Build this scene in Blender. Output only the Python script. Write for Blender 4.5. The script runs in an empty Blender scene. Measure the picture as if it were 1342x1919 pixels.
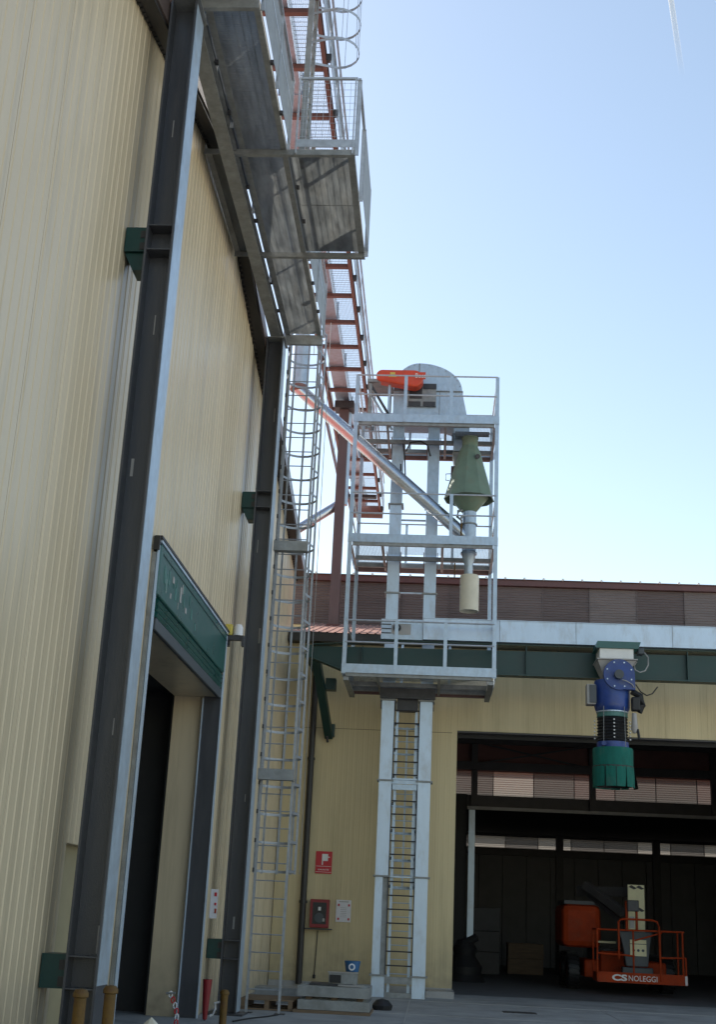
import bpy, bmesh, math, random
from mathutils import Vector, Matrix
random.seed(7)
scene = bpy.context.scene
C = scene.collection

# ------------------------------------------------------------------ camera
cd = bpy.data.cameras.new('camera'); cam = bpy.data.objects.new('camera', cd); C.objects.link(cam)
cam.matrix_world = Matrix(((0.99743388, -0.02648385, 0.06651513, 0.0),
                           (0.05510778, -0.30907998, -0.9494381, 0.0),
                           (0.04570327, 0.95066723, -0.30682737, 1.65),
                           (0, 0, 0, 1)))
cd.sensor_fit = 'VERTICAL'; cd.sensor_height = 24.0; cd.lens = 2343.0/1919.0*24.0
cd.clip_start = 0.1; cd.clip_end = 12000
scene.camera = cam

# ------------------------------------------------------------------ sky, sun, exposure
SUN_EL, SUN_AZ = math.radians(40), math.radians(-44)          # azimuth measured from +Y towards +X
world = bpy.data.worlds.new('World'); scene.world = world; world.use_nodes = True
wn = world.node_tree; bg = wn.nodes['Background']
sky = wn.nodes.new('ShaderNodeTexSky'); sky.sky_type = 'NISHITA'; sky.sun_disc = False
sky.sun_elevation = SUN_EL; sky.sun_rotation = SUN_AZ
sky.altitude = 0; sky.air_density = 1.0; sky.dust_density = 0.35; sky.ozone_density = 1.0
tint = wn.nodes.new('ShaderNodeMixRGB'); tint.blend_type = 'MULTIPLY'; tint.inputs['Fac'].default_value = 1.0
tint.inputs['Color2'].default_value = (1.14, 1.01, 0.845, 1)
wn.links.new(sky.outputs['Color'], tint.inputs['Color1']); wn.links.new(tint.outputs['Color'], bg.inputs['Color']); bg.inputs['Strength'].default_value = 0.142
sd = bpy.data.lights.new('sun', 'SUN'); sun = bpy.data.objects.new('sun', sd); C.objects.link(sun)
sd.energy = 4.5; sd.angle = math.radians(0.53); sd.color = (1.0, 0.94, 0.84)
sdir = Vector((math.sin(SUN_AZ)*math.cos(SUN_EL), math.cos(SUN_AZ)*math.cos(SUN_EL), math.sin(SUN_EL)))
sun.rotation_euler = sdir.to_track_quat('Z', 'Y').to_euler(); sun.location = (-20, 40, 60)
scene.view_settings.view_transform = 'Standard'; scene.view_settings.look = 'None'
scene.view_settings.exposure = 0.9; scene.view_settings.gamma = 1.0
try: scene.view_settings.use_curve_mapping = False
except Exception: pass
scene.render.engine = 'CYCLES'

# ------------------------------------------------------------------ materials
def M(name, col, rough=0.5, metal=0.0, var=0.15, scale=3.0, stretch=(1, 1, 1), bump=0.0, bscale=40.0,
      spec=0.5, dirt_sun=None, dirt_sun_amt=0.0, dirt_sun_scale=1.2, base=False):
    m = bpy.data.materials.new(name); m.use_nodes = True; nt = m.node_tree; N = nt.nodes; L = nt.links
    b = N['Principled BSDF']; b.inputs['Roughness'].default_value = rough; b.inputs['Metallic'].default_value = metal
    b.inputs['Specular IOR Level'].default_value = spec
    tc = N.new('ShaderNodeTexCoord'); mp = N.new('ShaderNodeMapping'); mp.inputs['Scale'].default_value = stretch
    L.new(tc.outputs['Object'], mp.inputs['Vector'])
    nz = N.new('ShaderNodeTexNoise'); nz.inputs['Scale'].default_value = scale; nz.inputs['Detail'].default_value = 6
    nz.inputs['Roughness'].default_value = 0.65
    L.new(mp.outputs['Vector'], nz.inputs['Vector'])
    rp = N.new('ShaderNodeValToRGB')
    rp.color_ramp.elements[0].position = 0.3; rp.color_ramp.elements[1].position = 0.7
    rp.color_ramp.elements[0].color = (*[c*(1-var) for c in col], 1); rp.color_ramp.elements[1].color = (*[min(1, c*(1+var)) for c in col], 1)
    L.new(nz.outputs['Fac'], rp.inputs['Fac']); out = rp.outputs['Color']
    if dirt_sun:  # second tone in blotches: dirt, and painted sunlight on the platform grating
        n2 = N.new('ShaderNodeTexNoise'); n2.inputs['Scale'].default_value = dirt_sun_scale; n2.inputs['Detail'].default_value = 8
        n2.inputs['Roughness'].default_value = 0.7
        m2 = N.new('ShaderNodeMapping'); m2.inputs['Scale'].default_value = stretch; m2.inputs['Location'].default_value = (3.1, 7.7, 1.3)
        L.new(tc.outputs['Object'], m2.inputs['Vector']); L.new(m2.outputs['Vector'], n2.inputs['Vector'])
        r2 = N.new('ShaderNodeValToRGB'); r2.color_ramp.elements[0].position = 0.5; r2.color_ramp.elements[1].position = 0.72
        r2.color_ramp.elements[0].color = (0, 0, 0, 1); r2.color_ramp.elements[1].color = (dirt_sun_amt,)*3 + (1,)
        L.new(n2.outputs['Fac'], r2.inputs['Fac'])
        mx = N.new('ShaderNodeMixRGB'); mx.inputs['Color2'].default_value = (*dirt_sun, 1)
        L.new(r2.outputs['Color'], mx.inputs['Fac']); L.new(out, mx.inputs['Color1']); out = mx.outputs['Color']
    if base:                                     # splash dirt on the lowest metre of the cladding
        ge = N.new('ShaderNodeNewGeometry'); sp = N.new('ShaderNodeSeparateXYZ'); L.new(ge.outputs['Position'], sp.inputs[0])
        h = N.new('ShaderNodeMapRange'); h.inputs['From Min'].default_value = 0.0; h.inputs['From Max'].default_value = 1.3
        h.inputs['To Min'].default_value = 1.0; h.inputs['To Max'].default_value = 0.0; L.new(sp.outputs['Z'], h.inputs['Value'])
        n4 = N.new('ShaderNodeTexNoise'); n4.inputs['Scale'].default_value = 5; n4.inputs['Detail'].default_value = 8; L.new(ge.outputs['Position'], n4.inputs['Vector'])
        mu = N.new('ShaderNodeMath'); mu.operation = 'MULTIPLY'; L.new(h.outputs['Result'], mu.inputs[0]); L.new(n4.outputs['Fac'], mu.inputs[1])
        m5 = N.new('ShaderNodeMixRGB'); m5.inputs['Color2'].default_value = (0.16, 0.14, 0.11, 1); L.new(mu.outputs[0], m5.inputs['Fac']); L.new(out, m5.inputs['Color1']); out = m5.outputs['Color']
    L.new(out, b.inputs['Base Color'])
    mr = N.new('ShaderNodeMapRange'); mr.inputs['To Min'].default_value = max(0.05, rough-0.09); mr.inputs['To Max'].default_value = min(1, rough+0.09)
    L.new(nz.outputs['Fac'], mr.inputs['Value']); L.new(mr.outputs['Result'], b.inputs['Roughness'])
    if bump:
        n3 = N.new('ShaderNodeTexNoise'); n3.inputs['Scale'].default_value = bscale; n3.inputs['Detail'].default_value = 4
        L.new(tc.outputs['Object'], n3.inputs['Vector'])
        bp = N.new('ShaderNodeBump'); bp.inputs['Strength'].default_value = bump; bp.inputs['Distance'].default_value = 0.01
        L.new(n3.outputs['Fac'], bp.inputs['Height']); L.new(bp.outputs['Normal'], b.inputs['Normal'])
    return m

def Mtrans(name, col, tcol, mix=0.5):
    m = bpy.data.materials.new(name); m.use_nodes = True; nt = m.node_tree; N = nt.nodes; L = nt.links
    b = N['Principled BSDF']; o = N['Material Output']; b.inputs['Roughness'].default_value = 0.4
    t = N.new('ShaderNodeBsdfTranslucent'); t.inputs['Color'].default_value = (*tcol, 1)
    tc = N.new('ShaderNodeTexCoord'); nz = N.new('ShaderNodeTexNoise'); nz.inputs['Scale'].default_value = 2.5; nz.inputs['Detail'].default_value = 6
    L.new(tc.outputs['Object'], nz.inputs['Vector'])
    rp = N.new('ShaderNodeValToRGB'); rp.color_ramp.elements[0].color = (*[c*0.7 for c in col], 1); rp.color_ramp.elements[1].color = (*[c*1.3 for c in col], 1)
    L.new(nz.outputs['Fac'], rp.inputs['Fac']); L.new(rp.outputs['Color'], b.inputs['Base Color'])
    s = N.new('ShaderNodeMixShader'); s.inputs['Fac'].default_value = mix
    L.new(b.outputs[0], s.inputs[1]); L.new(t.outputs[0], s.inputs[2]); L.new(s.outputs[0], o.inputs['Surface'])
    return m

CREAM = M('cream_cladding', (0.585, 0.487, 0.335), 0.32, 0, 0.07, 1.0, (1, 1, 0.07), dirt_sun=(0.33, 0.28, 0.19), dirt_sun_amt=0.5, dirt_sun_scale=4.0, base=True, spec=0.45)
CREAM2 = M('cream_hall_cladding', (0.58, 0.475, 0.275), 0.42, 0, 0.07, 1.0, (1, 1, 0.1), dirt_sun=(0.33, 0.27, 0.15), dirt_sun_amt=0.5, dirt_sun_scale=1.8, base=True, spec=0.4)
OLIVE = M('recess_panel', (0.30, 0.26, 0.16), 0.5, 0, 0.1)
COLUMN = M('grey_column_paint', (0.05, 0.053, 0.062), 0.34, 0.0, 0.1, 3.0, (1, 1, 0.15), 0.15, 60, 0.6, (0.22, 0.20, 0.19), 0.14, 5)
GALV = M('galvanised_steel', (0.42, 0.51, 0.61), 0.45, 0.55, 0.14, 9.0, (1, 1, 0.6), 0.1, 30, 0.5, (0.36, 0.36, 0.36), 0.5, 4)
GALVD = M('weathered_galvanised_steel', (0.27, 0.28, 0.28), 0.55, 0.45, 0.22, 6.0, (1, 1, 1), 0.15, 30, 0.5, (0.16, 0.15, 0.13), 0.6, 2)
GALVB = M('bright_galvanised_sheet', (0.50, 0.60, 0.72), 0.4, 0.4, 0.08, 3.0, (1, 1, 0.4), 0.06, 25, 0.5, (0.33, 0.33, 0.33), 0.6, 3.2)
PLATE = M('platform_grating', (0.30, 0.31, 0.31), 0.33, 0.7, 0.3, 3.0, (2.2, 0.5, 1), dirt_sun=(0.42, 0.40, 0.36), dirt_sun_amt=0.45, dirt_sun_scale=2.0)  # paler blotches are sunlight through the grating, put into the colour
GALVP = M('spiral_pipe_zinc', (0.55, 0.60, 0.66), 0.25, 0.9, 0.08, 7, (1, 1, 1), 0.05, 20)
CANOPY = M('sun_glare_roof_sheet', (0.60, 0.36, 0.30), 0.26, 0.0, 0.12, 2.0, dirt_sun=(0.4, 0.2, 0.17), dirt_sun_amt=0.4, dirt_sun_scale=3)  # red sheet made paler, its sun glare put into the colour
LADM = M('dull_galvanised_ladder', (0.33, 0.35, 0.38), 0.45, 0.5, 0.2, 8)
GRATE = M('galvanised_grating', (0.36, 0.37, 0.37), 0.5, 0.4, 0.2, 12)
RAILM = M('galvanised_rail', (0.46, 0.49, 0.53), 0.42, 0.5, 0.15, 10)
DARKST = M('dark_steel', (0.05, 0.05, 0.055), 0.5, 0.2, 0.3, 5)
BLACK = M('black_trim', (0.022, 0.02, 0.02), 0.5, 0, 0.3, 4)
VERGE = M('brown_verge_metal', (0.12, 0.09, 0.085), 0.3, 0.3, 0.15, 3)
REDROOF = M('red_roof_sheet', (0.42, 0.11, 0.07), 0.38, 0.0, 0.15, 2.0, (1, 1, 1), dirt_sun=(0.3, 0.16, 0.12), dirt_sun_amt=0.4, dirt_sun_scale=3)
REDFAS = M('dark_red_fascia', (0.10, 0.036, 0.034), 0.4, 0, 0.15, 2)
BROWNS = [M('brown_translucent_sheet_%s' % n, c, 0.4, 0.05, 0.14, 2.5, (0.3, 1, 2), spec=0.5, dirt_sun=(0.16, 0.13, 0.12), dirt_sun_amt=0.4, dirt_sun_scale=3)
          for n, c in (('dark', (0.105, 0.08, 0.078)), ('mid', (0.125, 0.097, 0.094)), ('pale', (0.16, 0.135, 0.13)))]
BROWNPOST = M('brown_post_paint', (0.10, 0.065, 0.065), 0.42, 0, 0.15, 3, (1, 1, 0.3))
ORANGE = M('roof_bounce_steel', (0.19, 0.10, 0.085), 0.5, 0.1, 0.2, 4, (1, 0.5, 1), dirt_sun=(0.10, 0.06, 0.055), dirt_sun_amt=0.6, dirt_sun_scale=2)  # orange bounce from the sunlit red roof, put into the colour
GREEN = M('dark_green_steel', (0.003, 0.036, 0.033), 0.42, 0, 0.15, 2, (1, 1, 1), 0.06, 30, 0.5, (0.02, 0.04, 0.035), 0.5, 3)
DOORG = M('green_door_curtain', (0.009, 0.085, 0.075), 0.3, 0, 0.2, 3, (1, 1, 1), 0.1, 8, 0.6)
CONE = M('olive_green_paint', (0.15, 0.21, 0.15), 0.5, 0.1, 0.14, 2.5, (1, 1, 1), 0.12, 20, 0.5, (0.20, 0.13, 0.08), 0.35, 4)
CREAMPIPE = M('cream_sleeve_plastic', (0.66, 0.61, 0.48), 0.45, 0, 0.06, 4, dirt_sun=(0.4, 0.34, 0.25), dirt_sun_amt=0.35)
REDPLAST = M('red_guard_paint', (0.60, 0.06, 0.018), 0.36, 0, 0.12, 3, (1, 1, 1), 0.04, 20, 0.5, (0.35, 0.09, 0.05), 0.5, 5)
BLUE = M('blue_paint', (0.012, 0.046, 0.22), 0.4, 0, 0.2, 4, (1, 1, 1), 0.05, 20, 0.5, (0.10, 0.11, 0.14), 0.5, 3)
TEAL = M('teal_canvas', (0.006, 0.115, 0.09), 0.75, 0, 0.2, 6, (1, 1, 0.4), 0.3, 14, 0.3, (0.12, 0.17, 0.14), 0.45, 3)
TEALRING = M('teal_ring_paint', (0.06, 0.17, 0.15), 0.5, 0, 0.1)
RUBBER = M('black_rubber', (0.012, 0.012, 0.013), 0.55, 0, 0.3, 6)
WHITE = M('white_paint', (0.72, 0.72, 0.70), 0.45, 0, 0.06, 5)
GREYP = M('grey_paint', (0.33, 0.32, 0.31), 0.5, 0, 0.12, 4)
DGREY = M('dark_grey_plastic', (0.055, 0.065, 0.075), 0.5, 0, 0.15, 4)
ORLIFT = M('orange_lift_paint', (0.34, 0.040, 0.008), 0.6, 0, 0.25, 3, (1, 1, 1), 0.05, 20, 0.15, (0.25, 0.08, 0.04), 0.5, 4)
YELLOW = M('faded_yellow_paint', (0.62, 0.50, 0.10), 0.5, 0, 0.12, 4, dirt_sun=(0.25, 0.17, 0.07), dirt_sun_amt=0.5)
RUSTY = M('rusty_yellow_paint', (0.14, 0.075, 0.013), 0.65, 0, 0.25, 8, (1, 1, 1), 0.2, 40, 0.4, (0.09, 0.04, 0.02), 0.95, 9)
PALEY = M('pale_yellow_board', (0.72, 0.66, 0.40), 0.5, 0, 0.08, 4)
REDSIGN = M('red_sign_enamel', (0.50, 0.012, 0.022), 0.4, 0, 0.06, 4)
DRED = M('dark_red_enamel', (0.22, 0.012, 0.018), 0.4, 0, 0.1, 4)
PAPER = M('white_notice', (0.66, 0.64, 0.66), 0.5, 0, 0.06, 8)
WOOD = M('weathered_wood', (0.17, 0.115, 0.07), 0.75, 0, 0.3, 6, (0.3, 3, 3), 0.3, 20)
PLASTICW = M('white_plastic', (0.7, 0.7, 0.72), 0.4, 0, 0.05)
BUCKB = M('blue_bucket_plastic', (0.02, 0.10, 0.24), 0.4, 0, 0.08)
PANELDARK = M('precast_panel', (0.16, 0.155, 0.155), 0.75, 0, 0.15, 1.2)
INNERRED = M('brown_red_liner', (0.20, 0.085, 0.07), 0.6, 0, 0.15, 2)
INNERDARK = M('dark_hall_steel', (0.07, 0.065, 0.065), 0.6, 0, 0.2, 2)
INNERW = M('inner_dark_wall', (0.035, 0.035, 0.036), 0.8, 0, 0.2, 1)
SKYL = [Mtrans('clerestory_sheet_%s' % n, c, t, 0.6) for n, c, t in (('grey', (0.17, 0.16, 0.15), (0.07, 0.064, 0.06)), ('rose', (0.18, 0.155, 0.148), (0.085, 0.07, 0.065)), ('pale', (0.25, 0.23, 0.21), (0.17, 0.155, 0.14)))]

def Mground():
    m = M('concrete_slab', (0.30, 0.30, 0.29), 0.8, 0, 0.2, 1.3, (1, 1, 1), 0.35, 14, 0.35, (0.15, 0.15, 0.145), 0.7, 0.9)
    return m
GROUND = Mground()
HALLFLOOR = M('dark_hall_floor', (0.13, 0.13, 0.13), 0.7, 0, 0.25, 1.5)  # one tone, darker than the yard slab
BOUNCEYARD = M('pale_bounce_ground', (0.50, 0.47, 0.42), 0.9, 0, 0.15, 2.0, (1, 1, 1), 0.4, 30)  # for the added unseen ground that bounces sunlight

# ------------------------------------------------------------------ geometry helpers
def root_loc(o):
    v = Vector((0, 0, 0))
    while o is not None:
        v += o.location; o = o.parent
    return v

class MB:
    def __init__(s): s.v = []; s.f = []
    def add(s, vs, fs):
        n = len(s.v); s.v += [tuple(v) for v in vs]; s.f += [tuple(i+n for i in f) for f in fs]; return s
    def box(s, x0, x1, y0, y1, z0, z1):
        return s.add([(x0,y0,z0),(x1,y0,z0),(x1,y1,z0),(x0,y1,z0),(x0,y0,z1),(x1,y0,z1),(x1,y1,z1),(x0,y1,z1)],
                     [(0,3,2,1),(4,5,6,7),(0,1,5,4),(1,2,6,5),(2,3,7,6),(3,0,4,7)])
    def bar(s, p, q, w, h, up=(0, 0, 1)):
        p = Vector(p); q = Vector(q); d = (q-p).normalized(); u = Vector(up)
        if abs(d.dot(u)) > 0.98: u = Vector((0, 1, 0))
        a = d.cross(u).normalized()*w/2; b = a.cross(d).normalized()*h/2
        vs = [p-a-b, p+a-b, p+a+b, p-a+b, q-a-b, q+a-b, q+a+b, q-a+b]
        return s.add(vs, [(0,3,2,1),(4,5,6,7),(0,1,5,4),(1,2,6,5),(2,3,7,6),(3,0,4,7)])
    def tube(s, p, q, r, n=10, r2=None, cap=True):
        p = Vector(p); q = Vector(q); d = (q-p).normalized(); u = Vector((0, 0, 1)) if abs(d.z) < 0.95 else Vector((0, 1, 0))
        a = d.cross(u).normalized(); b = a.cross(d); r2 = r if r2 is None else r2
        vs = [p+(a*math.cos(t)+b*math.sin(t))*r for t in [2*math.pi*i/n for i in range(n)]] + \
             [q+(a*math.cos(t)+b*math.sin(t))*r2 for t in [2*math.pi*i/n for i in range(n)]]
        fs = [(i, (i+1) % n, n+(i+1) % n, n+i) for i in range(n)]
        if cap: fs += [tuple(range(n-1, -1, -1)), tuple(range(n, 2*n))]
        return s.add(vs, fs)
    def path(s, pts, r, n=7):
        pts = [Vector(p) for p in pts]; rings = []
        for i, p in enumerate(pts):
            d = (pts[min(i+1, len(pts)-1)]-pts[max(i-1, 0)]).normalized(); u = Vector((0, 0, 1)) if abs(d.z) < 0.95 else Vector((0, 1, 0))
            a = d.cross(u).normalized(); b = a.cross(d)
            rings.append([p+(a*math.cos(t)+b*math.sin(t))*r for t in [2*math.pi*k/n for k in range(n)]])
        vs = [v for rg in rings for v in rg]; fs = []
        for i in range(len(pts)-1):
            for k in range(n): fs.append((i*n+k, i*n+(k+1) % n, (i+1)*n+(k+1) % n, (i+1)*n+k))
        fs += [tuple(range(n-1, -1, -1)), tuple(range((len(pts)-1)*n, len(pts)*n))]
        return s.add(vs, fs)
    def strip(s, pts, w, h, up=(0, 0, 1)):      # flat bar bent along points
        for a, b in zip(pts[:-1], pts[1:]): s.bar(a, b, w, h, up)
        return s
    def lathe(s, c, prof, n=24, a0=0.0):        # prof: (r, z) from top to bottom
        vs = []; fs = []
        for r, z in prof:
            for k in range(n):
                t = a0+2*math.pi*k/n; vs.append((c[0]+r*math.cos(t), c[1]+r*math.sin(t), z))
        for i in range(len(prof)-1):
            for k in range(n): fs.append((i*n+k, (i+1)*n+k, (i+1)*n+(k+1) % n, i*n+(k+1) % n))
        return s.add(vs, fs)
    def prism(s, poly, axis, a, b):             # poly of 2-D points, extruded on axis
        def mk(u, v, t):
            return {'y': (u, t, v), 'x': (t, u, v), 'z': (u, v, t)}[axis]
        n = len(poly); vs = [mk(u, v, a) for u, v in poly]+[mk(u, v, b) for u, v in poly]
        fs = [tuple(range(n)), tuple(range(2*n-1, n-1, -1))]+[(i, n+i, n+(i+1) % n, (i+1) % n) for i in range(n)]
        return s.add(vs, fs)
    def build(s, name, mat, parent=None, smooth=False, fix=True, bevel=0.0):
        me = bpy.data.meshes.new(name); off = root_loc(parent)
        me.from_pydata([(v[0]-off.x, v[1]-off.y, v[2]-off.z) for v in s.v], [], s.f); me.update()
        if fix:
            bm = bmesh.new(); bm.from_mesh(me)
            if smooth: bmesh.ops.remove_doubles(bm, verts=bm.verts, dist=1e-5)
            bmesh.ops.recalc_face_normals(bm, faces=bm.faces)
            bm.to_mesh(me); bm.free()
        me.materials.append(mat)
        o = bpy.data.objects.new(name, me); C.objects.link(o); o.parent = parent
        if smooth:
            for p in me.polygons: p.use_smooth = True
            try: me.set_sharp_from_angle(angle=math.radians(38))
            except Exception: pass
        if bevel:
            md = o.modifiers.new('bevel', 'BEVEL'); md.width = bevel; md.segments = 2; md.limit_method = 'ANGLE'
        return o

def tag(o, label=None, cat=None, group=None, kind=None):
    if label: o['label'] = label
    if cat: o['category'] = cat
    if group: o['group'] = group
    if kind: o['kind'] = kind
    return o
def thing(name, label, cat, loc=(0, 0, 0), group=None):
    o = bpy.data.objects.new(name, None); C.objects.link(o); o.location = loc; o.empty_display_size = 0.2
    return tag(o, label, cat, group)
def part_copy(o, parent, dx=0, dy=0, dz=0):
    c = o.copy(); C.objects.link(c); c.parent = parent; c.location = Vector(o.location)+Vector((dx, dy, dz)); return c
def copy_tree(o, parent=None):
    c = o.copy(); C.objects.link(c); c.parent = parent
    for ch in list(o.children): copy_tree(ch, c)
    return c
def B(name, mat, parent, *box, **k): return MB().box(*box).build(name, mat, parent, **k)
def T(name, mat, parent, p, q, r, n=10, **k): return MB().tube(p, q, r, n, **k).build(name, mat, parent, smooth=True)

def text_mesh(name, body, mat, parent, loc, size, ex=0.003, width=None, bold=0.0):
    cu = bpy.data.curves.new(name, 'FONT'); cu.body = body; cu.size = size; cu.extrude = ex; cu.align_x = 'LEFT'; cu.resolution_u = 3; cu.offset = bold
    tmp = bpy.data.objects.new('tmp_text', cu); C.objects.link(tmp)
    dg = bpy.context.evaluated_depsgraph_get(); me = bpy.data.meshes.new_from_object(tmp.evaluated_get(dg))
    bpy.data.objects.remove(tmp)
    xs = [v.co.x for v in me.vertices]; sx = 1.0
    if width and xs: sx = width/(max(xs)-min(xs))
    off = root_loc(parent)
    for v in me.vertices: v.co = Vector((loc[0]-off.x+v.co.x*sx, loc[1]-off.y-v.co.z, loc[2]-off.z+v.co.y))
    me.materials.clear(); me.materials.append(mat); me.name = name
    o = bpy.data.objects.new(name, me); C.objects.link(o); o.parent = parent; return o

# ------------------------------------------------------------------ ground
g = MB().add([(-900, -900, 0), (900, -900, 0), (900, 900, 0), (-900, 900, 0)], [(0, 1, 2, 3)]).build('concrete_yard', GROUND)
tag(g, kind='structure')
yd = MB().add([(9, -120, 0.004), (160, -120, 0.004), (160, 29, 0.004), (9, 29, 0.004)], [(0, 1, 2, 3)]).add([(-60, -120, 0.004), (9, -120, 0.004), (9, -3, 0.004), (-60, -3, 0.004)], [(0, 1, 2, 3)]).build('bounce_yard', BOUNCEYARD)  # unseen pale ground, added to bounce sunlight onto the walls
tag(yd, kind='structure')
hf = MB().add([(-3.7, 31.4, 0.004), (13.9, 31.4, 0.004), (13.9, 54, 0.004), (-3.7, 54, 0.004)], [(0, 1, 2, 3)]).build('hall_floor', HALLFLOOR)
tag(hf, kind='structure')
dr = thing('drain_cover', 'small dark drain cover set in the concrete in front of the hall opening', 'drain cover', (1.8, 26.2, 0))
B('frame', BLACK, dr, 1.45, 2.1, 26.0, 26.4, 0.0, 0.008)
for i in range(5): B('slot_bar', DARKST, dr, 1.49+i*0.12, 1.55+i*0.12, 26.05, 26.35, 0.008, 0.014)

mb = MB()
for y in (20.2, 24.2, 28.2): mb.box(-3.6, 8.9, y, y+0.02, 0.0, 0.005)
for x in (-0.4, 3.6, 7.6): mb.box(x, x+0.02, 16, 20.19, 0.0, 0.005).box(x, x+0.02, 20.23, 24.19, 0.0, 0.005).box(x, x+0.02, 24.23, 28.19, 0.0, 0.005)
sj = mb.build('slab_joints', GREYP); tag(sj, kind='structure')
# ------------------------------------------------------------------ warehouse on the left
XW = -3.72; APY, APZ, SL = 17.6, 13.02, 0.2326
def wtop(y): return APZ-SL*abs(y-APY)
wh = thing('warehouse', 'tall cream ribbed warehouse with a gabled roof along the left side', 'building', (XW, 17.6, 0))
def ribbed(y0, y1, z0, ztop):
    ys = [(y0, -0.012), (y0+0.010, -0.012), (y0+0.014, 0.0)]
    k = math.ceil((y0+0.03)/0.2)*0.2
    y = k
    while y+0.05 < y1-0.005:
        ys += [(y, 0), (y+0.010, 0.0075), (y+0.030, 0.0075), (y+0.046, 0)]; y += 0.2
    ys += [(y1, 0)]
    ap = [i for i in range(len(ys)-1) if ys[i][0] < APY < ys[i+1][0]]
    if ap and ztop is None: ys.insert(ap[0]+1, (APY, ys[ap[0]][1]))
    vs = []; fs = []
    for y, d in ys:
        zt = wtop(y) if ztop is None else ztop
        vs += [(XW+d, y, z0), (XW+d, y, zt)]
    for i in range(len(ys)-1): fs.append((2*i, 2*i+2, 2*i+3, 2*i+1))
    return MB().add(vs, fs)
bounds = [3.9, 4.9, 5.9, 6.9, 7.95, 8.95, 9.95, 10.95, 11.95, 12.95, 14.0, 14.78, 15.55, 16.55, 17.6, 18.6, 19.6, 20.3, 21.0, 22.0, 23.0, 24.0, 25.0, 26.0, 27.0, 28.0, 29.0, 30.0, 31.3]
for a, b in zip(bounds[:-1], bounds[1:]):
    z0 = 0.0
    if 12.9 < a and b <= 14.01: z0 = 2.22
    if 15.5 < a and b <= 21.01: z0 = 5.05
    ribbed(a, b, z0, None).build('wall_panel', CREAM, wh, fix=False)
# personnel recess beside the near column
rc = MB().box(XW-0.16, XW-0.14, 12.95, 14.0, 0, 2.3).build('recess_door', OLIVE, wh)
B('jamb', CREAM, rc, XW-0.14, XW-0.004, 12.93, 12.95, 0, 2.24); B('jamb', CREAM, rc, XW-0.14, XW-0.004, 14.0, 14.02, 0, 2.24)
B('lintel', CREAM, rc, XW-0.14, XW-0.004, 12.95, 14.0, 2.225, 2.245)
# door tunnel
rv = MB().box(-4.45, -3.95, 21.0, 21.04, 0, 5.12).box(-4.45, XW-0.004, 15.51, 15.55, 0, 5.12).box(-4.45, XW-0.004, 15.55, 21.0, 5.06, 5.12).build('door_reveal', CREAM, wh)
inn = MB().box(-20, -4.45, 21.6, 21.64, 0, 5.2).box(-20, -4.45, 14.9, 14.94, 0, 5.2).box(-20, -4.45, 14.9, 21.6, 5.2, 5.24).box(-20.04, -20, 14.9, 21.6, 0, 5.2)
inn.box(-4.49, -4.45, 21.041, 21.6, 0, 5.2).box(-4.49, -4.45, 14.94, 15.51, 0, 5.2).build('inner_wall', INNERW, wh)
# remaining outer walls and roof
MB().box(-24, XW-0.05, 3.86, 3.9, 0, 9.8).box(-24, XW-0.05, 31.3, 31.34, 0, 9.8).box(-24.04, -24, 3.9, 31.3, 0, 9.8).build('rear_wall', CREAM, wh)
def roofslab(ya, yb, z0, z1, x0, x1): return [(x0, x1, ya, yb, z0, z1)]
def sloped(mb, ya, yb, x0, x1, lo, hi):
    za, zb = wtop(ya), wtop(yb)
    vs = [(x0,ya,za+lo),(x1,ya,za+lo),(x1,yb,zb+lo),(x0,yb,zb+lo),(x0,ya,za+hi),(x1,ya,za+hi),(x1,yb,zb+hi),(x0,yb,zb+hi)]
    return mb.add(vs, [(0,3,2,1),(4,5,6,7),(0,1,5,4),(1,2,6,5),(2,3,7,6),(3,0,4,7)])
mb = MB(); sloped(mb, 3.4, APY, -24, -3.50, 0.225, 0.29); sloped(mb, APY, 31.34, -24, -3.50, 0.225, 0.29); rf = mb.build('roof', REDROOF, wh)
mb = MB(); sloped(mb, 3.4, APY, XW-0.06, -3.50, 0.0, 0.215); sloped(mb, APY, 31.32, XW-0.06, -3.50, 0.0, 0.215); mb.build('verge_board', BLACK, rf)
mb = MB(); sloped(mb, 3.4, APY, -3.50, -3.475, 0.05, 0.35); sloped(mb, APY, 31.34, -3.50, -3.475, 0.05, 0.35); mb.build('verge_flashing', VERGE, rf)
mb = MB()
y = 3.5
while y < 31.3:
    z = min(wtop(y), wtop(y+0.06)); mb.add([(XW+0.015, y, z-0.02), (XW+0.015, y+0.06, z-0.02), (XW+0.015, y+0.06, z+0.02), (XW+0.015, y, z+0.02), (XW+0.05, y, z-0.02), (XW+0.05, y+0.06, z-0.02), (XW+0.05, y+0.06, z+0.02), (XW+0.05, y, z+0.02)], [(0,3,2,1),(4,5,6,7),(0,1,5,4),(1,2,6,5),(2,3,7,6),(3,0,4,7)]); y += 0.12
tag(mb.build('verge_corrugation', BLACK, rf), kind='stuff')

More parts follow.
